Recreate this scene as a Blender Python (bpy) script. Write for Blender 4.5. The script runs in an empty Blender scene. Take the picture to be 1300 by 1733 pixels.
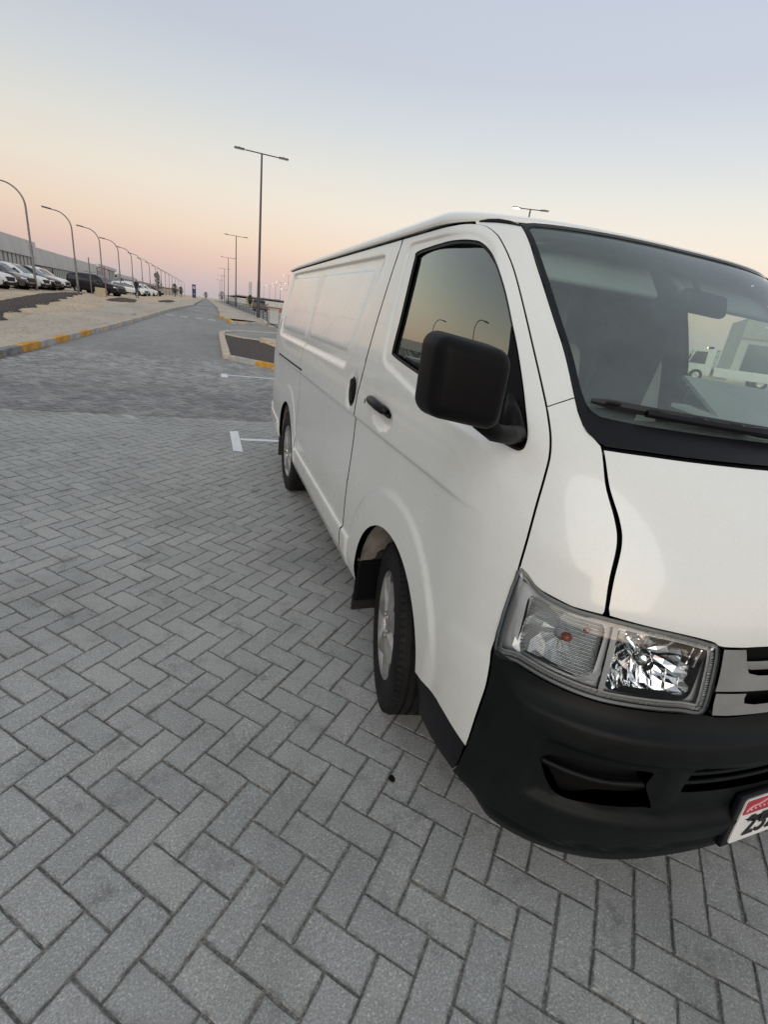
import bpy, bmesh, math, random
import numpy as np
from mathutils import Vector, Matrix, noise
from mathutils.geometry import delaunay_2d_cdt
random.seed(7); np.random.seed(7)
SC = bpy.context.scene
COL = SC.collection
PI = math.pi

# ---------------------------------------------------------------- camera
cam_d = bpy.data.cameras.new('camera'); cam = bpy.data.objects.new('camera', cam_d); COL.objects.link(cam)
FPX, PITCH, ROLL, YAW = 805.1, .378675, -.132834, math.radians(21.95)
CAM = Vector((-1.475, -1.43, 1.47))
_r = Vector((math.cos(YAW), -math.sin(YAW), 0)); _f0 = Vector((math.sin(YAW), math.cos(YAW), 0)); _up = Vector((0, 0, 1))
_f = _f0 * math.cos(PITCH) - _up * math.sin(PITCH); _d = -(_up * math.cos(PITCH) + _f0 * math.sin(PITCH))
_r2 = _r * math.cos(ROLL) + _d * math.sin(ROLL); _d2 = -_r * math.sin(ROLL) + _d * math.cos(ROLL)
cam.matrix_world = Matrix(((_r2.x, -_d2.x, -_f.x, CAM.x), (_r2.y, -_d2.y, -_f.y, CAM.y), (_r2.z, -_d2.z, -_f.z, CAM.z), (0, 0, 0, 1)))
cam_d.sensor_fit = 'VERTICAL'; cam_d.sensor_height = 36; cam_d.lens = 36 * FPX / 1733
cam_d.clip_start = .05; cam_d.clip_end = 6000
SC.camera = cam

# ---------------------------------------------------------------- world, sun, exposure
SUN_EL, SUN_AZ = math.radians(24), math.radians(205)      # azimuth from +Y towards +X: behind and left of the camera
w = bpy.data.worlds.new('World'); SC.world = w; w.use_nodes = True
nt = w.node_tree; nt.nodes.clear()
out = nt.nodes.new('ShaderNodeOutputWorld')
sky = nt.nodes.new('ShaderNodeTexSky'); sky.sky_type = 'NISHITA'; sky.sun_disc = False
sky.sun_elevation = math.radians(3); sky.sun_rotation = SUN_AZ; sky.dust_density = 3; sky.air_density = 1.2
bg1 = nt.nodes.new('ShaderNodeBackground'); bg1.inputs[1].default_value = .05
nt.links.new(sky.outputs[0], bg1.inputs[0])
tc = nt.nodes.new('ShaderNodeTexCoord'); sx = nt.nodes.new('ShaderNodeSeparateXYZ'); nt.links.new(tc.outputs['Generated'], sx.inputs[0])
asn = nt.nodes.new('ShaderNodeMath'); asn.operation = 'ARCSINE'; nt.links.new(sx.outputs[2], asn.inputs[0])
mr = nt.nodes.new('ShaderNodeMapRange'); mr.inputs[1].default_value = 0; mr.inputs[2].default_value = PI / 2; nt.links.new(asn.outputs[0], mr.inputs[0])
rp = nt.nodes.new('ShaderNodeValToRGB'); nt.links.new(mr.outputs[0], rp.inputs[0])
SKY = [(0, (.46, .41, .43)), (1.3, (.54, .44, .44)), (3.5, (.65, .48, .43)), (6, (.71, .56, .47)), (9.5, (.70, .62, .55)), (13, (.62, .60, .565)),
       (16.5, (.53, .545, .57)), (21, (.45, .475, .55)), (27, (.43, .455, .54)), (45, (.43, .47, .52)), (90, (.43, .46, .49))]
el = rp.color_ramp.elements
while len(el) < len(SKY): el.new(.5)
for e, (a, c) in zip(el, SKY): e.position = a / 90; e.color = (*c, 1)
bg2 = nt.nodes.new('ShaderNodeBackground'); bg2.inputs[1].default_value = 1.0; 
azm = nt.nodes.new('ShaderNodeMath'); azm.operation = 'MULTIPLY_ADD'; azm.inputs[1].default_value = .13; azm.inputs[2].default_value = 1.0   # the afterglow is a little stronger to the right
nt.links.new(sx.outputs[0], azm.inputs[0]); vm = nt.nodes.new('ShaderNodeVectorMath'); vm.operation = 'SCALE'; nt.links.new(rp.outputs[0], vm.inputs[0]); nt.links.new(azm.outputs[0], vm.inputs['Scale'])
nt.links.new(vm.outputs[0], bg2.inputs[0])
ad = nt.nodes.new('ShaderNodeAddShader'); nt.links.new(bg1.outputs[0], ad.inputs[0]); nt.links.new(bg2.outputs[0], ad.inputs[1])
nt.links.new(ad.outputs[0], out.inputs[0])
sd = bpy.data.lights.new('sun', 'SUN'); sd.energy = 1.0; sd.angle = math.radians(50); sd.color = (1, .965, .90)
so = bpy.data.objects.new('sun', sd); COL.objects.link(so)
sdir = Vector((math.sin(SUN_AZ) * math.cos(SUN_EL), math.cos(SUN_AZ) * math.cos(SUN_EL), math.sin(SUN_EL)))
so.rotation_euler = sdir.to_track_quat('Z', 'Y').to_euler(); so.location = (-5, -8, 12)
vs = SC.view_settings; vs.view_transform = 'Standard'; vs.look = 'None'; vs.exposure = .16; vs.gamma = 1; vs.use_curve_mapping = False
SC.cycles.max_bounces = 8; SC.cycles.transparent_max_bounces = 12; SC.cycles.caustics_reflective = False; SC.cycles.caustics_refractive = False

# ---------------------------------------------------------------- material helpers
MATS = {}
def base(name, col, rough=.5, metal=0, coat=0, spec=.5):
    m = bpy.data.materials.new(name); m.use_nodes = True
    b = m.node_tree.nodes['Principled BSDF']
    b.inputs['Base Color'].default_value = (*col, 1); b.inputs['Roughness'].default_value = rough; b.inputs['Metallic'].default_value = metal
    b.inputs['Coat Weight'].default_value = coat; b.inputs['Coat Roughness'].default_value = .06; b.inputs['Specular IOR Level'].default_value = spec
    return m, m.node_tree, b
def N(nt, t, **kw):
    n = nt.nodes.new(t)
    for k, v in kw.items():
        if hasattr(n, k): setattr(n, k, v)
    return n
def tex(nt, kind='Noise', scale=5, detail=4, rough=.6, coord='Object', vec=None, mscale=None):
    t = N(nt, 'ShaderNodeTex' + kind)
    if 'Scale' in t.inputs: t.inputs['Scale'].default_value = scale
    if 'Detail' in t.inputs: t.inputs['Detail'].default_value = detail
    if 'Roughness' in t.inputs: t.inputs['Roughness'].default_value = rough
    if vec is None:
        c = N(nt, 'ShaderNodeTexCoord'); vec = c.outputs[coord]
    if mscale:
        mp = N(nt, 'ShaderNodeMapping'); mp.inputs['Scale'].default_value = mscale; nt.links.new(vec, mp.inputs[0]); vec = mp.outputs[0]
    nt.links.new(vec, t.inputs['Vector'])
    return t
def wpos(nt):
    g = N(nt, 'ShaderNodeNewGeometry'); return g.outputs['Position']
def ramp(nt, src, stops):
    r = N(nt, 'ShaderNodeValToRGB'); e = r.color_ramp.elements
    while len(e) < len(stops): e.new(.5)
    for q, (p, c) in zip(e, stops): q.position = p; q.color = (*(c if isinstance(c, tuple) else (c, c, c)), 1)
    nt.links.new(src, r.inputs[0]); return r.outputs[0]
def mixc(nt, fac, a, b, mode='MIX'):
    m = N(nt, 'ShaderNodeMix', data_type='RGBA', blend_type=mode)
    for sock, v in ((m.inputs[0], fac), (m.inputs[6], a), (m.inputs[7], b)):
        if isinstance(v, (int, float)): sock.default_value = v
        elif isinstance(v, tuple): sock.default_value = (*v, 1)
        else: nt.links.new(v, sock)
    return m.outputs[2]
def bump(nt, b, h, strength=.3, dist=.01, prev=None):
    n = N(nt, 'ShaderNodeBump'); n.inputs['Strength'].default_value = strength; n.inputs['Distance'].default_value = dist
    nt.links.new(h, n.inputs['Height'])
    if prev is not None: nt.links.new(prev, n.inputs['Normal'])
    nt.links.new(n.outputs[0], b.inputs['Normal']); return n.outputs[0]
def M(name): return MATS[name]
def simple(name, col, rough=.5, metal=0, coat=0, var=.12, scale=4, bmp=0, bscale=80, spec=.5):
    m, nt, b = base(name, col, rough, metal, coat, spec)
    t = tex(nt, 'Noise', scale, 5, .6)
    c = ramp(nt, t.outputs[0], [(.3, tuple(x * (1 - var) for x in col)), (.7, tuple(min(1, x * (1 + var)) for x in col))])
    nt.links.new(c, b.inputs['Base Color'])
    if bmp:
        t2 = tex(nt, 'Noise', bscale, 3, .6); bump(nt, b, t2.outputs[0], bmp, .004)
    MATS[name] = m; return m
def glass(name, tint, refl=1.0, base_r=.0, rough=.0, sky_veil=0, gcol=(.95, .97, .95)):
    m = bpy.data.materials.new(name); m.use_nodes = True; nt = m.node_tree; nt.nodes.clear()
    o = N(nt, 'ShaderNodeOutputMaterial'); mx = N(nt, 'ShaderNodeMixShader'); tr = N(nt, 'ShaderNodeBsdfTransparent'); gl = N(nt, 'ShaderNodeBsdfGlossy')
    tr.inputs[0].default_value = (*tint, 1); gl.inputs['Roughness'].default_value = rough; gl.inputs[0].default_value = (*gcol, 1)
    fr = N(nt, 'ShaderNodeFresnel'); fr.inputs[0].default_value = 1.5
    ma = N(nt, 'ShaderNodeMath', operation='MULTIPLY_ADD'); ma.inputs[1].default_value = refl; ma.inputs[2].default_value = base_r; ma.use_clamp = True
    nt.links.new(fr.outputs[0], ma.inputs[0]); nt.links.new(ma.outputs[0], mx.inputs[0]); nt.links.new(tr.outputs[0], mx.inputs[1]); nt.links.new(gl.outputs[0], mx.inputs[2])
    last = mx.outputs[0]
    if sky_veil:  # pale diffuse veil painted in place of sky reflected by the glass
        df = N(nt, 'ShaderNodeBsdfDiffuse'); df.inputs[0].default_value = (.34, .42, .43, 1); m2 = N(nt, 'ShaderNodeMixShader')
        t = tex(nt, 'Noise', 3, 6, .7); f = ramp(nt, t.outputs[0], [(.25, sky_veil * .5), (.8, sky_veil * 1.4)])
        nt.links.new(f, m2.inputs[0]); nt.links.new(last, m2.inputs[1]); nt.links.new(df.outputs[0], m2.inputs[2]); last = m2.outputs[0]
    nt.links.new(last, o.inputs[0]); MATS[name] = m; return m
def emis(name, col, s):
    m = bpy.data.materials.new(name); m.use_nodes = True; nt = m.node_tree; nt.nodes.clear()
    o = N(nt, 'ShaderNodeOutputMaterial'); e = N(nt, 'ShaderNodeEmission'); e.inputs[0].default_value = (*col, 1); e.inputs[1].default_value = s
    nt.links.new(e.outputs[0], o.inputs[0]); MATS[name] = m; return m

# ---------------------------------------------------------------- mesh helpers
def link(name, me, mat=None, parent=None):
    o = bpy.data.objects.new(name, me); COL.objects.link(o)
    if mat is not None and me is not None and len(me.materials) == 0: me.materials.append(MATS[mat] if isinstance(mat, str) else mat)
    if parent is not None: o.parent = parent
    return o
def tag(o, label=None, cat=None, group=None, kind=None):
    if label: o['label'] = label
    if cat: o['category'] = cat
    if group: o['group'] = group
    if kind: o['kind'] = kind
    return o
def empty(name, loc=(0, 0, 0), rz=0):
    o = bpy.data.objects.new(name, None); COL.objects.link(o); o.location = loc; o.rotation_euler = (0, 0, rz); o.empty_display_size = .2; return o
def pyd(name, V, Fc, mat=None, parent=None, smooth=False):
    me = bpy.data.meshes.new(name); me.from_pydata([tuple(v) for v in V], [], [tuple(f) for f in Fc]); me.update()
    if smooth: me.polygons.foreach_set('use_smooth', [True] * len(me.polygons))
    return link(name, me, mat, parent)
class MB:
    def __init__(s): s.bm = bmesh.new()
    def box(s, c, d, rot=None, bev=0, seg=2):
        r = bmesh.ops.create_cube(s.bm, size=1); vs_ = r['verts']
        bmesh.ops.scale(s.bm, vec=d, verts=vs_)
        if bev:
            es = list({e for v in vs_ for e in v.link_edges}); rr = bmesh.ops.bevel(s.bm, geom=es, offset=bev, segments=seg, affect='EDGES', profile=.5); vs_ = list({v for f in rr['faces'] for v in f.verts} | {v for v in vs_ if v.is_valid})
        if rot is not None: bmesh.ops.rotate(s.bm, cent=(0, 0, 0), matrix=rot, verts=vs_)
        bmesh.ops.translate(s.bm, vec=c, verts=vs_); return s
    def tube(s, pts, rad, n=8, cap=True):
        pts = [Vector(p) for p in pts]; rings = []
        rads = rad if isinstance(rad, (list, tuple)) else [rad] * len(pts)
        up = Vector((0, 0, 1)); prev = None
        for i, p in enumerate(pts):
            t = (pts[min(i + 1, len(pts) - 1)] - pts[max(i - 1, 0)]).normalized()
            if prev is None:
                a = up.cross(t) if abs(t.dot(up)) < .95 else Vector((1, 0, 0)).cross(t)
                a.normalize()
            else: a = (prev - t * prev.dot(t)).normalized()
            prev = a; b = t.cross(a)
            rings.append([s.bm.verts.new(p + (a * math.cos(k * 2 * PI / n) + b * math.sin(k * 2 * PI / n)) * rads[i]) for k in range(n)])
        for r0, r1 in zip(rings, rings[1:]):
            for k in range(n): s.bm.faces.new((r0[k], r0[(k + 1) % n], r1[(k + 1) % n], r1[k]))
        if cap: s.bm.faces.new(rings[0][::-1]); s.bm.faces.new(rings[-1])
        return s
    def lathe(s, prof, axis='X', n=48, c=(0, 0, 0), close=False):
        rings = []
        for (a, r) in prof:
            ring = []
            for k in range(n):
                t = 2 * PI * k / n
                if axis == 'X': v = (a, r * math.cos(t), r * math.sin(t))
                elif axis == 'Y': v = (r * math.cos(t), a, r * math.sin(t))
                else: v = (r * math.cos(t), r * math.sin(t), a)
                ring.append(s.bm.verts.new((v[0] + c[0], v[1] + c[1], v[2] + c[2])))
            rings.append(ring)
        prs = list(zip(rings, rings[1:])) + ([(rings[-1], rings[0])] if close else [])
        for r0, r1 in prs:
            for k in range(n): s.bm.faces.new((r0[k], r0[(k + 1) % n], r1[(k + 1) % n], r1[k]))
        return s
    def prism(s, poly, z0, z1, plane='XY'):
        def mk(p, h): return (p[0], p[1], h) if plane == 'XY' else ((p[0], h, p[1]) if plane == 'XZ' else (h, p[0], p[1]))
        a = [s.bm.verts.new(mk(p, z0)) for p in poly]; b = [s.bm.verts.new(mk(p, z1)) for p in poly]
        s.bm.faces.new(a[::-1]); s.bm.faces.new(b)
        for i in range(len(poly)): j = (i + 1) % len(poly); s.bm.faces.new((a[i], a[j], b[j], b[i]))
        return s
    def build(s, name, mat=None, parent=None, smooth=False, angle=None):
        bmesh.ops.recalc_face_normals(s.bm, faces=s.bm.faces)
        me = bpy.data.meshes.new(name); s.bm.to_mesh(me); s.bm.free()
        if smooth:
            me.polygons.foreach_set('use_smooth', [True] * len(me.polygons))
            if angle: me.set_sharp_from_angle(angle=math.radians(angle))
        return link(name, me, mat, parent)
def copy_tree(o, parent=None):
    c = o.copy(); COL.objects.link(c); c.parent = parent
    for ch in list(o.children): copy_tree(ch, c)
    return c
def smooth01(t): t = np.clip(t, 0, 1); return t * t * (3 - 2 * t)
def g(y):
    """ground rises gently away from the parking bay"""
    t = min(max((y - 6) / 34, 0), 1); return .45 * t * t * (3 - 2 * t)

# ---------------------------------------------------------------- materials
def mk_materials():
    # pavers
    for nm in ('paver', 'paver_field'):
        m, nt, b = base(nm, (.3, .3, .3), .85)
        p = wpos(nt)
        if nm == 'paver':
            oi = N(nt, 'ShaderNodeObjectInfo'); rnd = oi.outputs['Random']
        else:
            at = N(nt, 'ShaderNodeAttribute'); at.attribute_name = 'tint'; rnd = at.outputs['Fac']
        c0 = ramp(nt, rnd, [(0, (.245, .25, .243)), (.5, (.320, .321, .308)), (1, (.40, .395, .374))]) if nm == 'paver_field' else ramp(nt, rnd, [(0, (.30, .303, .292)), (.5, (.322, .323, .310)), (1, (.345, .343, .327))])
        sp = tex(nt, 'Noise', 175, 4, .8, vec=p); sp2 = tex(nt, 'Voronoi', 230, vec=p)
        c1 = mixc(nt, 1.0, c0, ramp(nt, sp.outputs[0], [(.27, .30), (.42, .86), (.55, 1.04), (.67, 1.95)]), 'MULTIPLY')
        dk = ramp(nt, sp2.outputs['Distance'], [(.05, .45), (.16, 1.0)])
        sel = tex(nt, 'Noise', 90, 2, .5, vec=p); dk2 = mixc(nt, ramp(nt, sel.outputs[0], [(.52, 0.0), (.6, 1.0)]), (1, 1, 1), dk)
        c2 = mixc(nt, 1.0, c1, dk2, 'MULTIPLY')
        st = tex(nt, 'Noise', 1.1, 6, .62, vec=p)
        c3 = mixc(nt, 1.0, c2, ramp(nt, st.outputs[0], [(.3, .76), (.5, 1.0), (.72, 1.1)]), 'MULTIPLY')
        st2 = tex(nt, 'Noise', 7, 5, .7, vec=p)
        c4 = mixc(nt, 1.0, c3, ramp(nt, st2.outputs[0], [(.28, .62), (.44, 1.0), (.7, 1.1)]), 'MULTIPLY')
        # oil drips of the parked cars: small scattered spots
        vo = tex(nt, 'Voronoi', 1.7, vec=p); spt = ramp(nt, vo.outputs['Distance'], [(.012, .35), (.05, 1.0)])
        c5 = mixc(nt, 1.0, c4, spt, 'MULTIPLY')
        # pavers darken in a cross band beyond the bay line, weaker further out
        sy = N(nt, 'ShaderNodeSeparateXYZ'); nt.links.new(p, sy.inputs[0])
        wv = tex(nt, 'Noise', .5, 3, .5, vec=p)
        yy = N(nt, 'ShaderNodeMath', operation='MULTIPLY_ADD'); nt.links.new(wv.outputs[0], yy.inputs[0]); yy.inputs[1].default_value = 1.6; nt.links.new(sy.outputs[1], yy.inputs[2])
        y2 = N(nt, 'ShaderNodeMath', operation='MAXIMUM'); nt.links.new(yy.outputs[0], y2.inputs[0]); y2.inputs[1].default_value = 0
        gt = N(nt, 'ShaderNodeMath', operation='GREATER_THAN'); nt.links.new(sy.outputs[1], gt.inputs[0]); gt.inputs[1].default_value = 5.17
        mrb = N(nt, 'ShaderNodeMapRange'); nt.links.new(yy.outputs[0], mrb.inputs[0]); mrb.inputs[1].default_value = 7.6; mrb.inputs[2].default_value = 9.6; mrb.inputs[3].default_value = 1; mrb.inputs[4].default_value = .25
        bd = N(nt, 'ShaderNodeMath', operation='MULTIPLY'); nt.links.new(gt.outputs[0], bd.inputs[0]); nt.links.new(mrb.outputs[0], bd.inputs[1])
        c6 = mixc(nt, bd.outputs[0], c5, mixc(nt, 1.0, c5, (.66, .66, .68), 'MULTIPLY'))
        # grime that creeps in from the joints
        lc = N(nt, 'ShaderNodeAttribute'); lc.attribute_name = 'lc'; ab = N(nt, 'ShaderNodeVectorMath', operation='ABSOLUTE'); nt.links.new(lc.outputs['Vector'], ab.inputs[0])
        sb = N(nt, 'ShaderNodeVectorMath', operation='SUBTRACT'); sb.inputs[0].default_value = (.0973, .0478, 0); nt.links.new(ab.outputs[0], sb.inputs[1]); sp3 = N(nt, 'ShaderNodeSeparateXYZ'); nt.links.new(sb.outputs[0], sp3.inputs[0])
        mn = N(nt, 'ShaderNodeMath', operation='MINIMUM'); nt.links.new(sp3.outputs[0], mn.inputs[0]); nt.links.new(sp3.outputs[1], mn.inputs[1])
        nz = tex(nt, 'Noise', 38, 5, .75, vec=p); ad_ = N(nt, 'ShaderNodeMath', operation='MULTIPLY_ADD'); nt.links.new(nz.outputs[0], ad_.inputs[0]); ad_.inputs[1].default_value = -.030; nt.links.new(mn.outputs[0], ad_.inputs[2])
        gr = N(nt, 'ShaderNodeMapRange'); nt.links.new(ad_.outputs[0], gr.inputs[0]); gr.inputs[1].default_value = -.0165; gr.inputs[2].default_value = -.0075; gr.inputs[3].default_value = .52; gr.inputs[4].default_value = 1.0
        c6 = mixc(nt, 1.0, c6, gr.outputs[0], 'MULTIPLY')
        nt.links.new(c6, b.inputs['Base Color'])
        b1 = bump(nt, b, sp.outputs[0], .5, .0022); bump(nt, b, st2.outputs[0], .25, .006, b1)
        MATS[nm] = m
    m, nt, b = base('joint_sand', (.16, .15, .135), .95); p = wpos(nt)
    t = tex(nt, 'Noise', 120, 5, .7, vec=p); nt.links.new(ramp(nt, t.outputs[0], [(.3, (.07, .066, .06)), (.5, (.17, .16, .14)), (.68, (.36, .34, .30))]), b.inputs['Base Color']); bump(nt, b, t.outputs[0], .8, .006); MATS['joint_sand'] = m
    m, nt, b = base('asphalt', (.17, .17, .17), .8); p = wpos(nt)
    t = tex(nt, 'Noise', .35, 6, .65, vec=p, mscale=(1, .35, 1)); t2 = tex(nt, 'Noise', 5, 5, .75, vec=p, mscale=(1, 1, 1)); t3 = tex(nt, 'Noise', 45, 3, .7, vec=p)
    c = ramp(nt, t.outputs[0], [(.3, (.19, .19, .185)), (.5, (.25, .25, .242)), (.7, (.31, .308, .295))])
    c = mixc(nt, 1, c, ramp(nt, t2.outputs[0], [(.3, .72), (.5, 1.0), (.7, 1.2)]), 'MULTIPLY'); c = mixc(nt, 1, c, ramp(nt, t3.outputs[0], [(.3, .75), (.7, 1.2)]), 'MULTIPLY')
    nt.links.new(c, b.inputs['Base Color']); bump(nt, b, t3.outputs[0], .5, .01); MATS['asphalt'] = m
    m, nt, b = base('sand', (.45, .36, .26), .95); p = wpos(nt)
    t = tex(nt, 'Noise', .5, 8, .65, vec=p); t2 = tex(nt, 'Noise', 9, 6, .7, vec=p); t3 = tex(nt, 'Voronoi', 7, vec=p)
    c = ramp(nt, t.outputs[0], [(.3, (.40, .33, .245)), (.5, (.54, .43, .31)), (.68, (.66, .49, .33))])
    c = mixc(nt, 1, c, ramp(nt, t2.outputs[0], [(.3, .55), (.5, 1.0), (.7, 1.25)]), 'MULTIPLY'); c = mixc(nt, .6, c, ramp(nt, t3.outputs['Distance'], [(.1, .6), (.4, 1.05)]), 'MULTIPLY')
    nt.links.new(c, b.inputs['Base Color']); bump(nt, b, t2.outputs[0], .9, .05); MATS['sand'] = m
    m, nt, b = base('dirt_path', (.36, .32, .26), .95); p = wpos(nt)
    t = tex(nt, 'Noise', .8, 8, .7, vec=p, mscale=(1, .4, 1)); t2 = tex(nt, 'Noise', 7, 6, .75, vec=p)
    c = ramp(nt, t.outputs[0], [(.3, (.36, .32, .26)), (.55, (.48, .42, .335)), (.7, (.57, .48, .37))])
    c = mixc(nt, 1, c, ramp(nt, t2.outputs[0], [(.3, .68), (.5, 1.0), (.7, 1.18)]), 'MULTIPLY')
    nt.links.new(c, b.inputs['Base Color']); bump(nt, b, t2.outputs[0], .7, .04); MATS['dirt_path'] = m
    m, nt, b = base('mulch', (.07, .055, .05), .95); p = wpos(nt)
    t = tex(nt, 'Voronoi', 9, vec=p); t2 = tex(nt, 'Noise', 20, 6, .75, vec=p)
    c = ramp(nt, t2.outputs[0], [(.3, (.022, .018, .016)), (.5, (.075, .058, .052)), (.68, (.21, .165, .145))]); nt.links.new(c, b.inputs['Base Color'])
    b1 = bump(nt, b, t.outputs['Distance'], .9, .05); bump(nt, b, t2.outputs[0], .8, .03, b1); MATS['mulch'] = m
    # van paint: white with a film of desert dust
    m, nt, b = base('van_paint', (.78, .775, .745), .28, 0, .75); p = tex(nt, 'Noise', 1.6, 7, .7, coord='Object'); q = tex(nt, 'Noise', 160, 3, .6, coord='Object')
    c = ramp(nt, p.outputs[0], [(.28, (.70, .715, .675)), (.5, (.75, .768, .735)), (.7, (.77, .79, .76))])
    c = mixc(nt, 1, c, ramp(nt, q.outputs[0], [(.25, .955), (.5, 1.0), (.75, 1.01)]), 'MULTIPLY')
    # road dust thrown up along the sills and behind the wheels
    co = N(nt, 'ShaderNodeTexCoord'); sz = N(nt, 'ShaderNodeSeparateXYZ'); nt.links.new(co.outputs['Object'], sz.inputs[0]); hz = N(nt, 'ShaderNodeMapRange'); nt.links.new(sz.outputs[2], hz.inputs[0]); hz.inputs[1].default_value = .34; hz.inputs[2].default_value = .95; hz.inputs[3].default_value = 1; hz.inputs[4].default_value = 0
    dn = tex(nt, 'Noise', 5, 7, .75); dm = N(nt, 'ShaderNodeMath', operation='MULTIPLY'); nt.links.new(hz.outputs[0], dm.inputs[0]); nt.links.new(ramp(nt, dn.outputs[0], [(.35, .05), (.7, .5)]), dm.inputs[1])
    c = mixc(nt, dm.outputs[0], c, (.50, .46, .39))
    sk = tex(nt, 'Noise', 60, 3, .7); c = mixc(nt, 1, c, ramp(nt, sk.outputs[0], [(.2, .86), (.3, 1.0)]), 'MULTIPLY')
    nt.links.new(c, b.inputs['Base Color']); nt.links.new(ramp(nt, p.outputs[0], [(.3, .36), (.7, .22)]), b.inputs['Roughness'])
    nt.links.new(ramp(nt, p.outputs[0], [(.3, .09), (.7, .03)]), b.inputs['Coat Roughness'])
    bump(nt, b, q.outputs[0], .02, .001); MATS['van_paint'] = m
    m, nt, b = base('bumper_plastic', (.014, .015, .015), .42, spec=.14); p = tex(nt, 'Noise', 420, 2, .6); q = tex(nt, 'Noise', 3, 7, .7); r = tex(nt, 'Noise', 14, 6, .8, mscale=(.4, 1, 3))
    c = ramp(nt, q.outputs[0], [(.35, (.004, .005, .005)), (.6, (.008, .010, .010)), (.78, (.02, .021, .020))]); c = mixc(nt, ramp(nt, r.outputs[0], [(.68, 0.0), (.76, .3)]), c, (.05, .05, .048))
    nt.links.new(c, b.inputs['Base Color']); nt.links.new(ramp(nt, q.outputs[0], [(.3, .36), (.7, .56)]), b.inputs['Roughness']); bump(nt, b, p.outputs[0], .12, .0015); MATS['bumper_plastic'] = m
    simple('black_plastic', (.006, .006, .0065), .5, bmp=.1, bscale=300, spec=.09)
    simple('black_trim', (.007, .007, .009), .4, bmp=.05, bscale=300, spec=.2)
    simple('rubber', (.012, .012, .013), .6)
    m, nt, b = base('tyre', (.022, .022, .022), .7, spec=.2); q = tex(nt, 'Noise', 8, 6, .7); c = ramp(nt, q.outputs[0], [(.3, (.006, .006, .0065)), (.55, (.012, .012, .012)), (.78, (.035, .033, .03))]); nt.links.new(c, b.inputs['Base Color']); q2 = tex(nt, 'Noise', 200, 3, .6); bump(nt, b, q2.outputs[0], .15, .003); MATS['tyre'] = m
    simple('gap_black', (.006, .006, .006), .9, spec=.1)
    simple('wheel_silver', (.42, .41, .39), .36, .75, var=.25, scale=14)
    simple('liner_dust', (.40, .38, .34), .9, var=.5, scale=9, bmp=.6, bscale=30)
    simple('underbody', (.03, .03, .03), .9)
    simple('grille_silver', (.33, .34, .335), .38, .45, var=.12, scale=9, bmp=.02)
    simple('chrome', (.88, .90, .92), .07, 1.0, var=.02); simple('satin_reflector', (.84, .86, .87), .3, .35, var=.03)
    simple('lamp_grey', (.62, .63, .63), .3, .5)
    simple('amber', (.30, .06, .03), .3, 0, 0)
    simple('visor_grey', (.42, .44, .42), .9); simple('headliner', (.22, .235, .23), .95); simple('seat_fabric', (.66, .66, .61), .95)
    simple('dark_fabric', (.03, .033, .036), .95); simple('dash_plastic', (.055, .065, .068), .6, bmp=.1, bscale=200); simple('paper', (.62, .64, .61), .8)
    simple('plate_white', (.72, .73, .70), .45); simple('plate_red', (.42, .035, .05), .45); simple('ink', (.01, .01, .01), .5); simple('plate_pink', (.75, .45, .45), .5)
    glass('windscreen_glass', (.74, .84, .80), 1.0, .02, sky_veil=.19)
    glass('tinted_glass', (.10, .125, .115), 1.6, .17, .004, sky_veil=.03, gcol=(.92, .97, .84))
    glass('clear_glass', (.80, .92, .82), .8, .0)
    glass('lens', (.93, .95, .96), 1.0, .015, .0)
    m = glass('ribbed_lens', (.90, .92, .93), 1.2, .10, .12)
    simple('kerb_concrete', (.40, .385, .36), .9, var=.25, scale=6, bmp=.4, bscale=40); simple('kerb_yellow', (.55, .29, .045), .8, var=.3, scale=6, bmp=.3, bscale=40)
    simple('kerb_black', (.20, .205, .21), .85, var=.55, scale=7); simple('kerb_beige', (.50, .42, .33), .9, var=.2, scale=6, bmp=.4, bscale=40)
    m, nt, b = base('road_paint', (.75, .76, .76), .7); p = wpos(nt); t = tex(nt, 'Noise', 30, 6, .8, vec=p); nt.links.new(ramp(nt, t.outputs[0], [(.3, (.30, .31, .32)), (.42, (.66, .68, .70)), (.7, (.80, .81, .82))]), b.inputs['Base Color']); MATS['road_paint'] = m
    simple('galv_steel', (.20, .195, .19), .5, .6, var=.25, scale=3); simple('pole_dark', (.07, .07, .072), .5, .4); simple('lamp_head', (.05, .05, .052), .5)
    simple('wall_grey', (.60, .60, .575), .85, var=.1, scale=.4); simple('wall_panel', (.48, .49, .47), .8, var=.15, scale=.8); simple('wall_dark', (.10, .115, .12), .6)
    simple('wall_white', (.62, .62, .60), .8); simple('wall_beige', (.36, .32, .27), .9); simple('wall_red', (.33, .17, .14), .9); simple('sign_blue', (.02, .03, .10), .4); simple('sign_white', (.75, .76, .78), .5)
    simple('sign_purple', (.30, .27, .55), .5)
    simple('window_dark', (.025, .04, .045), .08, 0, 0, spec=.6); simple('teal_glass', (.05, .10, .11), .08, spec=.7)
    simple('car_white', (.70, .71, .71), .3, 0, .8, var=.04); simple('car_black', (.008, .008, .010), .35, 0, .35, spec=.3); simple('car_grey', (.09, .092, .10), .3, .3, .8); simple('car_orange', (.45, .09, .03), .4, 0, .6)
    simple('car_glass', (.03, .037, .04), .08, spec=.7); simple('car_lamp', (.75, .77, .78), .12, .3)
    simple('leaf', (.035, .05, .03), .8, var=.5, scale=6); simple('bark', (.11, .08, .06), .9)
    simple('cloth_dark', (.02, .02, .024), .9); simple('cloth_blue', (.06, .075, .10), .9); simple('skin', (.28, .16, .11), .6)
    simple('red_post', (.26, .10, .09), .6); simple('block_beige', (.48, .40, .28), .9)
    emis('lamp_lit', (1, .96, .86), 9); emis('lamp_lit_small', (1, .93, .80), 26); emis('beacon', (1, .55, .25), 6)
mk_materials()

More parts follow.
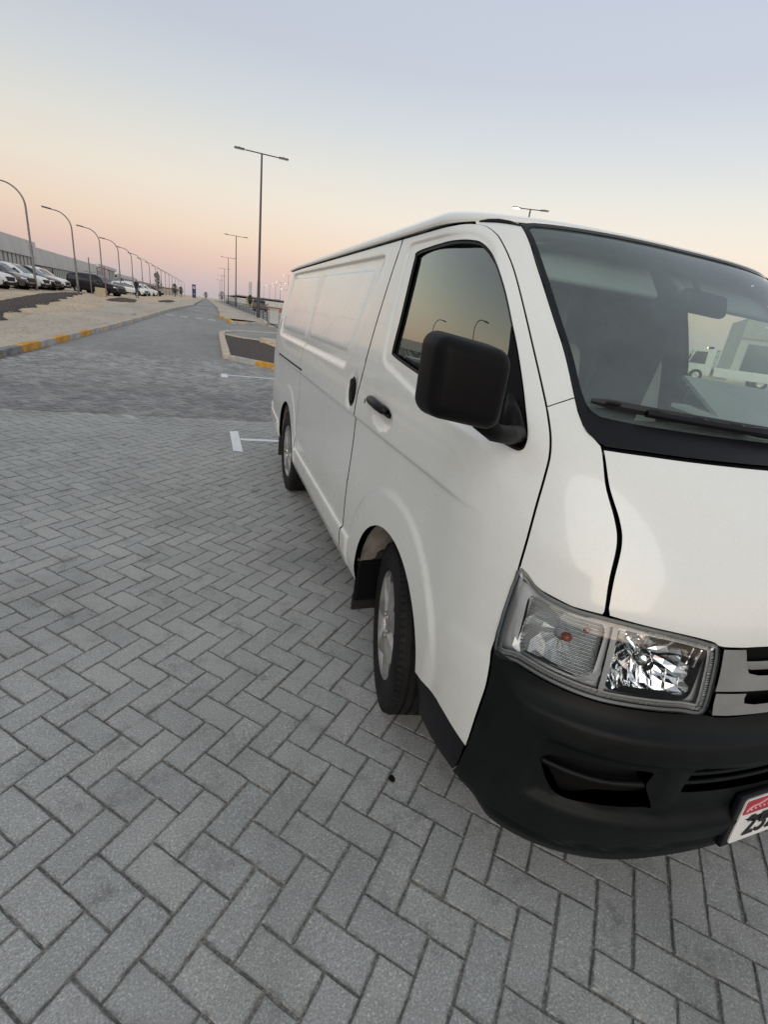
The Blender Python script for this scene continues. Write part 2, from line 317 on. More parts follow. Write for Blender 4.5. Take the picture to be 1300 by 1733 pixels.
# ================================================================ SETTING
def lerp_tab(tab):
    xs = [a for a, _ in tab]; ys = [b for _, b in tab]
    return lambda y: float(np.interp(y, xs, ys))
def strip_sheet(name, left, right, ys, dz, mat, nx=2, parent=None, bumpf=None):
    V, Fc = [], []
    for y in ys:
        a, b = left(y), right(y)
        for i in range(nx + 1):
            x = a + (b - a) * i / nx
            V.append((x, y, g(y) + dz + (bumpf(x, y) if bumpf else 0)))
    for j in range(len(ys) - 1):
        for i in range(nx):
            k = j * (nx + 1) + i; Fc.append((k, k + 1, k + nx + 2, k + nx + 1))
    return pyd(name, V, Fc, mat, parent, smooth=bumpf is not None)
KERB = lerp_tab([(-12, -5.9), (9.3, -4.95), (14.85, -4.57), (23.7, -3.99), (40, -3.2), (61, -2.55), (140, -2.3), (700, -2.0)])
YS = [-60, -20, -6, 0, 5] + list(np.arange(6, 41, 1.5)) + [40.5, 50, 70, 100, 160, 300, 700, 2500]
tag(strip_sheet('ground', lambda y: -1500, lambda y: 1500, YS, -.06, 'sand', 2), kind='structure')
ROADR = lerp_tab([(-12, 9), (27, 9), (27.6, 4), (31, -.05), (34, -.6), (61, -.2), (700, .6)])
tag(strip_sheet('road', KERB, ROADR, [11.6, 13, 15, 17, 19, 21, 23, 25, 27, 27.6, 29, 31, 34, 37, 40, 50, 61, 90, 140, 300, 700], -.004, 'asphalt', 6), kind='structure')

# ---- herringbone pavers, 200 x 100 mm laid at 45 degrees to the road
PSC = .099028
_th = -.416611
def c2w(X, Y): return np.array([X * math.cos(YAW) + Y * math.sin(YAW), -X * math.sin(YAW) + Y * math.cos(YAW)])
PU = c2w(math.cos(_th), math.sin(_th)); PV = c2w(math.sin(_th), -math.cos(_th))
PO = np.array([CAM.x, CAM.y]) + c2w(.114608 * .99028, 1.162825 * .99028)
def paver_mesh(jit, nl=4, ns=2, seed=0):
    rs = random.Random(seed); L, W = PSC * 2 - .0034, PSC - .0034
    per = []
    for (ax, ay, bx, by, n) in ((-L, -W, L, -W, nl), (L, -W, L, W, ns), (L, W, -L, W, nl), (-L, W, -L, -W, ns)):
        for k in range(n): per.append((.5 * (ax + (bx - ax) * k / n), .5 * (ay + (by - ay) * k / n)))
    n = len(per); V = []
    for ring, (ins, z) in enumerate(((.0042, 0), (.0006, -.0038), (0, -.03))):
        for (x, y) in per:
            j = jit if ring < 2 else 0
            sx_, sy_ = (L / 2 - ins) / (L / 2), (W / 2 - ins) / (W / 2)
            V.append((x * sx_ + rs.uniform(-j, j), y * sy_ + rs.uniform(-j, j), z + (rs.uniform(-j, j * .3) if ring == 1 else 0)))
    Fc = [tuple(range(n))]
    for r in range(2):
        for k in range(n): k2 = (k + 1) % n; Fc.append((r * n + k, (r + 1) * n + k, (r + 1) * n + k2, r * n + k2))
    return V, Fc
def proj(p):
    q = Vector(p) - CAM; z = q.dot(_f)
    return (650 + FPX * q.dot(_r2) / z, 866.5 + FPX * q.dot(_d2) / z, z) if z > .05 else (0, 0, -1)
bricks = []
ROT_H = math.atan2(PU[1], PU[0]); ROT_V = math.atan2(PV[1], PV[0])
for n in range(-70, 75):
    for m in range(-140, 140):
        i, j = m + 2 * n, -m + 2 * n
        for (ci, cj, rot) in ((i + 1, j + .5, ROT_H), (i + 2.5, j + 1, ROT_V)):
            c = PO + PU * ci * PSC + PV * cj * PSC
            if not (-3.6 < c[1] < 11.75 and KERB(c[1]) + .12 < c[0] < 3.6): continue
            if c[0] > 1.0 and c[1] > 1.2 and c[1] < 11.3 and c[0] < 9 and c[0] > 2.2: continue
            px, py, dz = proj((c[0], c[1], 0))
            if math.hypot(c[0] - CAM.x, c[1] - CAM.y) > 3.6 and (dz < 0 or px < -650 or px > 1850): continue
            bricks.append((c[0], c[1], rot, px, py, dz))
pave = tag(strip_sheet('pavement', lambda y: KERB(y), lambda y: 9, [-40, -6, 0, 4, 6, 7.5, 9, 10.5, 11.6], -.0048, 'joint_sand', 4), kind='structure')
def score(b):
    x, y, r, px, py, dz = b
    if dz < .2 or not (-20 < px < 1320 and 0 < py < 1750): return -1
    if x > -.72 and y > -.80: return -1
    return (1.47 / dz) / (dz * dz)
order = sorted(range(len(bricks)), key=lambda k: -score(bricks[k]))
near = set(order[:300])
variants = []
for s in range(10):
    V, Fc = paver_mesh(.0019, 5, 3, s); me = bpy.data.meshes.new('paver'); me.from_pydata(V, [], Fc); me.update(); me.materials.append(MATS['paver']); la = me.attributes.new('lc', 'FLOAT_VECTOR', 'POINT'); la.data.foreach_set('vector', np.array(V, np.float32).ravel()); variants.append((me, V, Fc))
far_V, far_F = paver_mesh(.0008, 2, 1, 99)
FV, FF, FT, FL = [], [], [], []; nv = 0
for k, (x, y, rot, px, py, dz) in enumerate(bricks):
    z = g(y) + random.gauss(0, .0011); kk = 3.6 if y > 5.1 else 1.2; tx, ty = random.gauss(0, .006) * kk, random.gauss(0, .006) * kk
    rot += random.choice((0, PI)) + random.gauss(0, .006); x += random.gauss(0, .0006); y += random.gauss(0, .0006)
    if k in near:
        o = bpy.data.objects.new('paver', variants[random.randrange(10)][0]); COL.objects.link(o); o.parent = pave
        o.location = (x, y, z); o.rotation_euler = (tx, ty, rot)
    else:
        V, Fc = (random.choice(variants)[1:]) if math.hypot(x - CAM.x, y - CAM.y) < 5 else (far_V, far_F)
        A = np.array(V); c, s = math.cos(rot), math.sin(rot)
        B = np.stack([x + A[:, 0] * c - A[:, 1] * s, y + A[:, 0] * s + A[:, 1] * c, z + A[:, 2] + A[:, 1] * tx - A[:, 0] * ty], 1)
        FV.append(B); FF += [tuple(q + nv for q in f) for f in Fc]; FL.append(A); FT.append(np.full(len(V), random.random() if y > 5.1 else random.uniform(.42, .58))); nv += len(V)
fo = pyd('paver_field', np.concatenate(FV), FF, 'paver_field', pave); tag(fo, kind='stuff')
at = fo.data.attributes.new('tint', 'FLOAT', 'POINT'); at.data.foreach_set('value', np.concatenate(FT)); la = fo.data.attributes.new('lc', 'FLOAT_VECTOR', 'POINT'); la.data.foreach_set('vector', np.concatenate(FL).astype(np.float32).ravel())

# ---- painted bay marks
def mark(name, quads, mat='road_paint'):
    V, Fc = [], []
    for q in quads:
        b = len(V)
        for i in range(len(q)): V.append((q[i][0], q[i][1], g(q[i][1]) + .0035))
        Fc.append(tuple(range(b, b + len(q))))
    return tag(pyd(name, V, Fc, mat), kind='structure')
mark('parking_line', [[(-1.215, 3.70), (-1.115, 3.67), (-1.115, 4.58), (-1.215, 4.56)], [(-1.11, 4.145), (-.2, 4.12), (2.6, 4.08), (2.6, 4.18), (-.2, 4.21), (-1.11, 4.235)]])
mark('parking_line', [[(-1.18, 9.05), (-1.05, 9.05), (-1.05, 9.55), (-1.18, 9.55)], [(-1.045, 9.36), (2.8, 9.30), (2.8, 9.40), (-1.045, 9.46)]])
mark('give_way_line', [[(x, 28.7), (x + .38, 28.7), (x + .38, 29.1), (x, 29.1)] for x in (-3.45, -2.75, -1.98, -1.3)])

# ---- kerbs, every stone its own piece
def kerb_run(name, path, length, colours, w=.15, h=.13, group=None):
    """path: list of (x, y); stones laid along it"""
    root = tag(empty(name, (path[0][0], path[0][1], g(path[0][1]))), kind='structure')
    P = [Vector((a, b)) for a, b in path]; seg = [(P[i + 1] - P[i]).length for i in range(len(P) - 1)]; tot = sum(seg)
    def pt(s):
        i = 0
        while i < len(seg) - 1 and s > seg[i]: s -= seg[i]; i += 1
        return P[i] + (P[i + 1] - P[i]) * (s / seg[i])
    n = max(1, round(tot / length)); cache = {}
    for k in range(n):
        a, b = pt(tot * k / n), pt(tot * (k + 1) / n); c = (a + b) / 2; d = b - a
        mt = colours[k % len(colours)]; key = (mt, round(d.length, 1))
        if key not in cache:
            mb = MB(); mb.box((0, 0, 0), (d.length - .012, w, h + .12), bev=.018, seg=2); o = mb.build('kerb_stone', mt); cache[key] = o.data
        else: o = link('kerb_stone', cache[key])
        o.parent = root; o.location = (c.x - path[0][0], c.y - path[0][1], g(c.y) - g(path[0][1]) + h / 2 - .06 + random.gauss(0, .003)); o.rotation_euler = (random.gauss(0, .01), -math.atan2(g(b.y) - g(a.y), d.length), math.atan2(d.y, d.x) + random.gauss(0, .004))
    return root
KP = [(KERB(y) - .075, y) for y in (4.45, 9.3, 11, 13, 14.85, 17, 20, 23.7, 30, 40, 61)]
kerb_run('kerb', KP, .98, ['kerb_yellow', 'kerb_concrete', 'kerb_yellow', 'kerb_concrete', 'kerb_yellow', 'kerb_black', 'kerb_yellow', 'kerb_concrete', 'kerb_yellow', 'kerb_concrete', 'kerb_yellow', 'kerb_concrete'] + ['kerb_beige', 'kerb_concrete'] * 30)
ISL = [(3.4, 7.6), (1.7, 9.4), (.14, 11.06), (-.85, 12.12)]
kerb_run('kerb', ISL, .95, ['kerb_yellow'] * 6 + ['kerb_concrete'])
kerb_run('kerb', [(-.96, 12.3), (-.94, 14), (-.92, 17), (-.88, 19.6), (-.6, 20.6), (.2, 21.6), (2.2, 23), (4, 23.5)], .95, ['kerb_beige'], w=.2, h=.14)
kerb_run('kerb', [(-.72, 18.6), (-.2, 17.9), (.6, 17.7), (2.2, 18.3), (4, 18.8)], .9, ['kerb_beige'], w=.22, h=.16)
kerb_run('kerb', [(-.66, 33.2), (-.14, 28.1)], .95, ['kerb_yellow', 'kerb_beige'], w=.2, h=.16)
kerb_run('kerb', [(-.1, 27.9), (.9, 28.6), (2.0, 30.1), (2.2, 33), (1.9, 45), (1.7, 70)], .95, ['kerb_beige', 'kerb_concrete'], w=.2, h=.14)

# ---- verge on the left: compacted path, loose sand, planting beds
def rough(a, s, o=0):
    return lambda x, y: a * noise.fractal(Vector((x * s, y * s, o)), 1, 2, 5)
ysv = list(np.arange(3, 45, .35)) + list(np.arange(45, 80, 1.2)) + [90, 120, 200, 400]
lk = lambda y: KERB(y) - .15
tag(strip_sheet('path', lambda y: lk(y) - 2.35 - .25 * math.sin(y * .7) * .5, lk, ysv, .085, 'dirt_path', 10, bumpf=rough(.022, 1.3)), kind='structure')
tag(strip_sheet('sand_verge', lambda y: -14.5, lambda y: lk(y) - 2.05 + .15 * math.sin(y * 1.3), ysv, .06, 'sand', 40, bumpf=lambda x, y: .045 * noise.fractal(Vector((x * .9, y * .9, 3)), 1, 2, 5) + .05 - .16 * (1 - float(smooth01((lk(y) - 2.05 + .15 * math.sin(y * 1.3) - x) / .55)))), kind='structure')
bl = lerp_tab([(3, -8.3), (15, -8.4), (22, -9.05), (32, -10.1), (43, -10.6)]); br = lerp_tab([(3, -6.3), (15, -7.05), (18, -7.6), (29, -8.6), (43, -10.2)])
def bed(L, R_, ys_, seed):
    """raised bed of dark chippings whose rim dips under the sand"""
    y0_, y1_ = ys_[0], ys_[-1]
    def bz(x, y):
        a_, c_ = L(y), R_(y); e = min(x - a_, c_ - x, (y - y0_) * .8, (y1_ - y) * .8)
        return .03 * noise.fractal(Vector((x * 2.2, y * 2.2, seed)), 1, 2, 5) - .12 * (1 - float(smooth01(e / .28)))
    tag(strip_sheet('planting_bed', L, R_, ys_, .185, 'mulch', 14, bumpf=bz), kind='structure')
bed(bl, lambda y: br(y) + .40 + .12 * math.sin(y * 2.1), list(np.arange(4, 43, .25)), 9)
bed(lambda y: -7.3 + (y - 33) * -.06, lambda y: -5.9 - .5 * abs(y - 39) / 5, list(np.arange(34.5, 44.5, .3)), 2)
bed(lambda y: -5.8, lambda y: -4.7, list(np.arange(52, 66, .5)), 5)
mb = MB(); mb.box((0, 0, 0), (1.2, 3.2, .16), bev=.02); o = mb.build('concrete_slab', 'kerb_concrete'); o.location = (-5.15, 25.4, g(25.4) + .035); o.rotation_euler = (0, 0, .05)
tag(o, 'pale concrete slab set in the sand verge beside the left kerb', 'slab')
tag(strip_sheet('car_park', lambda y: -60, lambda y: -9.6 if y > 44 else -10.4, [-40, 0, 10, 20, 30, 40, 44, 45, 60, 100, 200], .05, 'asphalt', 4), kind='structure')
# island planting bed, its sand corner and the dark bed behind it
tag(pyd('planting_bed', [(x, y, g(y) + z) for x, y, z in ((-.86, 12.35, .1), (.15, 11.2, .1), (1.7, 9.55, .1), (3.4, 7.8, .1), (4, 18.6, .12), (2.2, 18.15, .12), (.6, 17.6, .12), (-.2, 17.8, .12), (-.82, 18.6, .12))], [tuple(range(9))], 'mulch'), kind='structure')
tag(pyd('sand_patch', [(x, y, g(y) + .125) for x, y in ((.45, 16.9), (1.05, 14.2), (1.5, 12.2), (3.4, 10.2), (4, 18.3), (2.2, 17.95))], [tuple(range(6))], 'sand'), kind='structure')
tag(pyd('planting_bed', [(x, y, g(y) + .1) for x, y in ((-.78, 18.75), (-.2, 18.0), (.6, 17.85), (2.2, 18.45), (4, 18.95), (4, 23.3), (2.2, 22.9), (.2, 21.4), (-.5, 20.4), (-.8, 19.4))], [tuple(range(10))], 'asphalt'), kind='structure')
mb = MB(); mb.box((0, 0, .09), (1.25, .2, .18), bev=.03); o = mb.build('concrete_beam', 'kerb_beige'); o.location = (.95, 16.9, g(16.9) + .1); o.rotation_euler = (0, .02, .06)
tag(o, 'weathered concrete beam lying on the mulch of the island bed', 'beam')
tag(strip_sheet('sand_verge', lambda y: ROADR(y) + .05, lambda y: 2.3, [31.5, 34, 37, 40, 50, 61, 90, 140, 300], .07, 'dirt_path', 5, bumpf=rough(.02, .8)), kind='structure')
tag(strip_sheet('side_road', lambda y: 2.6, lambda y: 9, [29, 34, 37, 40, 50, 61, 90, 140, 300], .0, 'asphalt', 3), kind='structure')
# loose stones on the verge: nobody could count them
V, Fc = [], []
for k in range(800):
    y = random.uniform(9, 30); x = random.uniform(-8.2, KERB(y) - .3); r = random.uniform(.008, .024); b = len(V); z = g(y) + .10 + (.05 if x < KERB(y) - 2.4 else 0)
    for q in ((1, 0, 0), (-1, 0, 0), (0, 1, 0), (0, -1, 0), (0, 0, .8), (0, 0, -.6)): V.append((x + q[0] * r * random.uniform(.7, 1.4), y + q[1] * r * random.uniform(.7, 1.4), z + q[2] * r))
    for f in ((0, 2, 4), (2, 1, 4), (1, 3, 4), (3, 0, 4), (2, 0, 5), (1, 2, 5), (3, 1, 5), (0, 3, 5)): Fc.append(tuple(b + i for i in f))
tag(pyd('loose_stones', V, Fc, 'kerb_beige'), 'small loose stones scattered over the sand verge', 'stones', kind='stuff')

# ================================================================ VAN
def _pch(xs,ys):
    xs=np.array(xs,float);ys=np.array(ys,float);h=np.diff(xs);d=np.diff(ys)/h
    m=np.zeros_like(ys)
    for i in range(1,len(xs)-1):
        if d[i-1]*d[i]>0:
            w1=2*h[i]+h[i-1];w2=h[i]+2*h[i-1]; m[i]=(w1+w2)/(w1/d[i-1]+w2/d[i])
    m[0]=d[0];m[-1]=d[-1]
    def f(x):
        x=np.clip(np.asarray(x,float),xs[0],xs[-1]); i=np.clip(np.searchsorted(xs,x)-1,0,len(xs)-2)
        t=(x-xs[i])/h[i]; t2=t*t;t3=t2*t
        return (2*t3-3*t2+1)*ys[i]+(t3-2*t2+t)*h[i]*m[i]+(-2*t3+3*t2)*ys[i+1]+(t3-t2)*h[i]*m[i+1]
    return f
Wz=_pch([.15,.22,.30,.45,.70,1.00,1.12,1.25,1.40,1.60,1.80,1.90],[.79,.815,.832,.843,.8475,.8475,.841,.823,.797,.755,.708,.685])
Fz=_pch([.15,.20,.26,.34,.48,.62,.70,.74,.80,.93,1.00,1.10,1.20,1.26,1.32,1.50,1.66,1.77,1.82,1.87,1.92],[-.885,-.915,-.94,-.96,-.972,-.972,-.958,-.945,-.945,-.94,-.92,-.87,-.80,-.745,-.675,-.46,-.27,-.135,-.04,.10,.40])
Dz=_pch([.15,.5,.95,1.10,1.30,1.60,1.92],[.62,.64,.64,.60,.50,.44,.42])
Nz=_pch([.15,.5,.75,.95,1.3,1.92],[3.0,3.0,2.8,2.6,2.5,2.6])
YR=3.69
def S(u,z):
    """right half + front; u<0: side (y = y0-u), 0..pi front angle, >pi left side"""
    u=np.asarray(u,float);z=np.asarray(z,float)
    w=Wz(z);F=Fz(z);d=Dz(z);n=Nz(z);y0=F+d
    ph=np.clip(u,0,math.pi); c=np.cos(ph); s=np.sin(ph)
    k=(np.abs(c)**n+np.abs(s)**n)**(-1/n)
    x=-w*c*k; y=y0-d*s*k
    y=y+np.where(u<0,-u,0)+np.where(u>math.pi,u-math.pi,0)
    # slight narrowing to the rear
    t=np.clip((y-2.9)/.8,0,1); x=x*(1-.03*t*t)
    return np.stack([x,y,z],-1)
def u_side(y,z):
    return Fz(z)+Dz(z)-y
def pos_in(poly, X, Y):
    n = len(poly); ins = np.zeros(X.shape, bool); j = n - 1
    for i in range(n):
        xi, yi = poly[i]; xj, yj = poly[j]
        c = ((yi > Y) != (yj > Y)); den = (yj - yi) if yj != yi else 1e-12
        ins ^= c & (X < (xj - xi) * (Y - yi) / den + xi); j = i
    return ins
def bdist(poly, X, Y):
    d = np.full(X.shape, 1e9); n = len(poly)
    for i in range(n):
        ax, ay = poly[i]; bx, by = poly[(i + 1) % n]; dx, dy = bx - ax, by - ay; L = dx * dx + dy * dy + 1e-12
        t = np.clip(((X - ax) * dx + (Y - ay) * dy) / L, 0, 1); d = np.minimum(d, (X - ax - t * dx) ** 2 + (Y - ay - t * dy) ** 2)
    return np.sqrt(d)
def u_of(y, z):
    """u on the right half for a given y, z"""
    y = float(y); z = float(z); y0 = float(Fz(z) + Dz(z))
    if y >= y0: return y0 - y
    a, b = 0., PI / 2
    for _ in range(40):
        m = (a + b) / 2
        if float(S(m, z)[1]) > y: a = m
        else: b = m
    return (a + b) / 2
def yz(L): return [(u_of(y, z), z) for y, z in L]
def dens(P, res, closed=True):
    out = []; n = len(P)
    for i in range(n if closed else n - 1):
        a = P[i]; b = P[(i + 1) % n]; k = max(1, int(math.ceil(math.hypot(b[0] - a[0], b[1] - a[1]) / res)))
        for t in range(k): out.append((a[0] + (b[0] - a[0]) * t / k, a[1] + (b[1] - a[1]) * t / k))
    if not closed: out.append(P[-1])
    return out
def crom(P, k=6, closed=False):
    out = []; n = len(P)
    for i in range(n if closed else n - 1):
        if closed: p0, p1, p2, p3 = P[i - 1], P[i], P[(i + 1) % n], P[(i + 2) % n]
        else: p0, p1, p2, p3 = P[max(i - 1, 0)], P[i], P[i + 1], P[min(i + 2, n - 1)]
        for t in range(k):
            t = t / k
            out.append(tuple(.5 * (2 * p1[c] + (-p0[c] + p2[c]) * t + (2 * p0[c] - 5 * p1[c] + 4 * p2[c] - p3[c]) * t * t + (-p0[c] + 3 * p1[c] - 3 * p2[c] + p3[c]) * t ** 3) for c in (0, 1)))
    if not closed: out.append(P[-1])
    return out
def rounded(P, r, k=5):
    """round the corners of a closed polygon"""
    out = []; n = len(P)
    for i in range(n):
        a, b, c = np.array(P[i - 1]), np.array(P[i]), np.array(P[(i + 1) % n]); la, lc = np.linalg.norm(a - b), np.linalg.norm(c - b)
        rr = min(r, la * .45, lc * .45); s, e = b + (a - b) / la * rr, b + (c - b) / lc * rr
        for t in range(k + 1): t = t / k; out.append(tuple((1 - t) ** 2 * s + 2 * t * (1 - t) * b + t * t * e))
    return out
def inset(P, d):
    """offset a closed polygon inwards by d"""
    A = sum(P[i - 1][0] * P[i][1] - P[i][0] * P[i - 1][1] for i in range(len(P))); sg = 1 if A > 0 else -1; out = []; n = len(P)
    for i in range(n):
        a, b, c = np.array(P[i - 1]), np.array(P[i]), np.array(P[(i + 1) % n])
        t1 = (b - a) / (np.linalg.norm(b - a) + 1e-9); t2 = (c - b) / (np.linalg.norm(c - b) + 1e-9)
        nn = np.array([-(t1 + t2)[1], (t1 + t2)[0]]); nn = nn / (np.linalg.norm(nn) + 1e-9) * sg
        k = max(.5, abs(np.dot(nn, np.array([-t1[1], t1[0]]))))
        out.append(tuple(b + nn * d / k))
    return out
def mir(P): return [(PI - u, z) for u, z in reversed(P)]
# ---- pressed shapes of the right side (metres outwards), as functions of (y, z)
REC = [(.80, 1.745), (3.38, 1.765), (3.42, 1.235), (.97, 1.235), (.93, 1.28)]
BL1 = [(.91, 1.69), (2.04, 1.705), (2.04, 1.31), (1.00, 1.31)]; BL2 = [(2.16, 1.705), (3.36, 1.725), (3.38, 1.30), (2.16, 1.305)]
WINR = [(.575, 1.768), (.09, 1.770), (.005, 1.735), (-.075, 1.66), (-.315, 1.45), (-.50, 1.262), (-.505, 1.215), (-.05, 1.235), (.46, 1.315)]
def sd(poly, Y, Z):
    d = bdist(poly, Y, Z); return np.where(pos_in(poly, Y, Z), -d, d)
WINRr = rounded(WINR, .06); RECr, BL1r, BL2r = rounded(REC, .05), rounded(BL1, .04), rounded(BL2, .04)
def ringf(P, d):
    q = dens(P if d == 0 else inset(P, d), .02); q = q + q[:1]; return [(u_of(y, z), z) for y, z in q]
def hline(y0, y1, z): return [(u_of(y, z), z) for y in np.arange(y0, y1, .04)]
def circ(yc, r, a0, a1): return [(u_of(yc + r * math.cos(a), .40 + r * math.sin(a)), .40 + r * math.sin(a)) for a in np.linspace(math.radians(a0), math.radians(a1), 50)]
def DISP(Y, Z, side):
    d = np.zeros_like(Y)
    d -= .014 * smooth01(-sd(RECr, Y, Z) / .013)
    for B in (BL1r, BL2r):
        s_ = sd(B, Y, Z); d += .0035 * smooth01(-s_ / .008)
    # swage line: the panel tucks in below it and comes back lower down
    f = smooth01((Y + .52) / .35) * smooth01((3.5 - Y) / .3)
    ar = np.maximum(smooth01((.62 - np.hypot(Y - .04, Z - .40)) / .1), smooth01((.60 - np.hypot(Y - 2.56, Z - .40)) / .1))
    d -= .013 * f * smooth01((1.062 - Z) / .02) * smooth01((Z - .62) / .38)
    # rocker ledge
    f = smooth01((Y - .52) / .05) * smooth01((2.14 - Y) / .05)
    f2 = smooth01((Y - 2.96) / .04)
    d += .016 * np.maximum(f, f2) * smooth01((.505 - Z) / .016)
    d -= .012 * np.maximum(f, f2) * smooth01((.40 - Z) / .06)
    # wheel arch flares
    for yc in (.04, 2.56):
        r = np.hypot(Y - yc, Z - .40); d += .010 * smooth01((.510 - r) / .04) * smooth01((r - .30) / .05) * smooth01((Z - .33) / .1) * (smooth01((Y + .45) / .08))
    # sunken frame round the front door window
    d -= .008 * smooth01(-sd(WINRr, Y, Z) / .016)
    # hand scoops
    d -= .018 * smooth01(1 - (((Y - .30) / .13) ** 2 + ((Z - 1.125 - (.30 - Y) * .0) / .052) ** 2)) * 1.2
    d -= .014 * smooth01(1 - (((Y - .76) / .085) ** 2 + ((Z - 1.15) / .10) ** 2))
    return np.where(side, d, 0)
def nrm(u, z, e=.002):
    a = S(u + e, z) - S(u - e, z); b = S(u, z + e) - S(u, z - e); n = np.cross(a, b); n /= np.linalg.norm(n, axis=-1, keepdims=True) + 1e-12
    return n
_n0 = nrm(np.array([-1.]), np.array([.9]))[0]; NS = -1. if _n0[0] > 0 else 1.
def PS(u, z, off=0., disp=True):
    u = np.asarray(u, float); z = np.asarray(z, float); p = S(u, z); n = nrm(u, z) * NS
    d = np.full(u.shape, float(off)) if np.isscalar(off) else np.array(off, float)
    if disp:
        uu = np.where(u > PI / 2, PI - u, u); q = S(uu, z); d = d + DISP(q[..., 1], z, (uu < .75))
    return p + n * d[..., None], n
def panel_data(outer, holes=(), res=.02, off=0., disp=True, rim=.012, feat=()):
    outer = dens(outer, res); hs = [dens(h, res) for h in holes]
    us = [p[0] for p in outer]; zs = [p[1] for p in outer]
    U, Z = np.meshgrid(np.arange(min(us) + res * .5, max(us), res * 1.15), np.arange(min(zs) + res * .5, max(zs), res), indexing='ij')
    U = U.ravel(); Z = Z.ravel(); U = U + (np.round(Z / res).astype(int) % 2) * res * .5
    ok = pos_in(outer, U, Z) & (bdist(outer, U, Z) > res * .55)
    for h in hs: ok &= ~pos_in(h, U, Z) & (bdist(h, U, Z) > res * .55)
    pts = list(outer); edges = [(i, (i + 1) % len(outer)) for i in range(len(outer))]; loops = [list(range(len(outer)))]
    for h in hs:
        b = len(pts); pts += h; edges += [(b + i, b + (i + 1) % len(h)) for i in range(len(h))]; loops.append(list(range(b, b + len(h))))
    if feat:
        fp = []; fe = []
        for line in feat:
            L_ = dens(line, res * .8, False); q = np.array(L_); k_ = pos_in(outer, q[:, 0], q[:, 1]) & (bdist(outer, q[:, 0], q[:, 1]) > .004)
            for h in hs: k_ &= ~pos_in(h, q[:, 0], q[:, 1]) & (bdist(h, q[:, 0], q[:, 1]) > .004)
            prev = None
            for j_ in range(len(L_)):
                if not k_[j_]: prev = None; continue
                fp.append(L_[j_])
                if prev is not None: fe.append((prev, len(fp) - 1))
                prev = len(fp) - 1
        if fp:
            fa_ = np.array(fp); gu, gz = U[ok], Z[ok]; keepm = np.ones(len(gu), bool)
            for c0 in range(0, len(gu), 4000):
                dd = (gu[c0:c0 + 4000, None] - fa_[None, :, 0]) ** 2 + (gz[c0:c0 + 4000, None] - fa_[None, :, 1]) ** 2; keepm[c0:c0 + 4000] = dd.min(1) > (res * .55) ** 2
            b = len(pts); pts += fp; edges += [(b + i, b + j) for i, j in fe]
            U, Z = gu[keepm], gz[keepm]; ok = np.ones(len(U), bool)
    pts += list(zip(U[ok], Z[ok]))
    vo, eo, fo_, ov, _, _ = delaunay_2d_cdt([Vector(p) for p in pts], edges, [], 0, 1e-6)
    A = np.array([(v.x, v.y) for v in vo]); T = np.array([f for f in fo_]); 
    c = A[T].mean(1); k = pos_in(outer, c[:, 0], c[:, 1])
    for h in hs: k &= ~pos_in(h, c[:, 0], c[:, 1])
    T = T[k]
    inv = {}
    for i, l in enumerate(ov):
        for q in l: inv.setdefault(q, i)
    P, n = PS(A[:, 0], A[:, 1], off, disp)
    if disp:   # normals of the pressed surface
        e = .0025; o_ = np.full(len(A), off); a = PS(A[:, 0] + e, A[:, 1], o_)[0] - PS(A[:, 0] - e, A[:, 1], o_)[0]; b = PS(A[:, 0], A[:, 1] + e, o_)[0] - PS(A[:, 0], A[:, 1] - e, o_)[0]
        n = np.cross(a, b) * NS; n /= np.linalg.norm(n, axis=1, keepdims=True)
    # orient
    fn = np.cross(P[T[:, 1]] - P[T[:, 0]], P[T[:, 2]] - P[T[:, 0]]); fl = (fn * n[T[:, 0]]).sum(1) < 0; T[fl] = T[fl][:, ::-1]
    V = P; NN = n; F_ = [tuple(t) for t in T]
    if rim:
        for L in loops:
            idx = [inv[i] for i in L if i in inv]; m = len(idx); b0 = len(V)
            cen = P[idx]; nn = n[idx]; tng = np.roll(cen, -1, 0) - np.roll(cen, 1, 0)
            side = np.cross(tng, nn); side /= np.linalg.norm(side, axis=1, keepdims=True) + 1e-9
            # outward side test
            tp = cen.mean(0) if L is loops[0] else None
            V = np.concatenate([V, cen, cen - nn * rim]); NN = np.concatenate([NN, side, side])
            for i in range(m):
                j = (i + 1) % m; F_.append((b0 + i, b0 + j, b0 + m + j, b0 + m + i))
    return V, F_, NN
def mk_panel(name, data, mat, parent, flip=False, custom=True):
    V, F_, NN = data
    if flip: V = V * np.array([-1, 1, 1]); NN = NN * np.array([-1, 1, 1]); F_ = [f[::-1] for f in F_]
    me = bpy.data.meshes.new(name); me.from_pydata(V.tolist(), [], F_); me.update()
    me.polygons.foreach_set('use_smooth', [True] * len(me.polygons))
    if custom: me.normals_split_custom_set_from_vertices([tuple(x) for x in NN])
    return link(name, me, mat, parent)
def both(name, mat, parents, outer, **kw):
    d = panel_data(outer, **kw); return [mk_panel(name, d, mat, parents[0]), mk_panel(name, d, mat, parents[1], flip=True)]
def strip(curve, wd):
    c = [np.array(p) for p in curve]; L, R_ = [], []
    for i in range(len(c)):
        t = c[min(i + 1, len(c) - 1)] - c[max(i - 1, 0)]; t = t / (np.linalg.norm(t) + 1e-9); n = np.array([-t[1], t[0]])
        L.append(tuple(c[i] + n * wd)); R_.append(tuple(c[i] - n * wd))
    return L + R_[::-1]

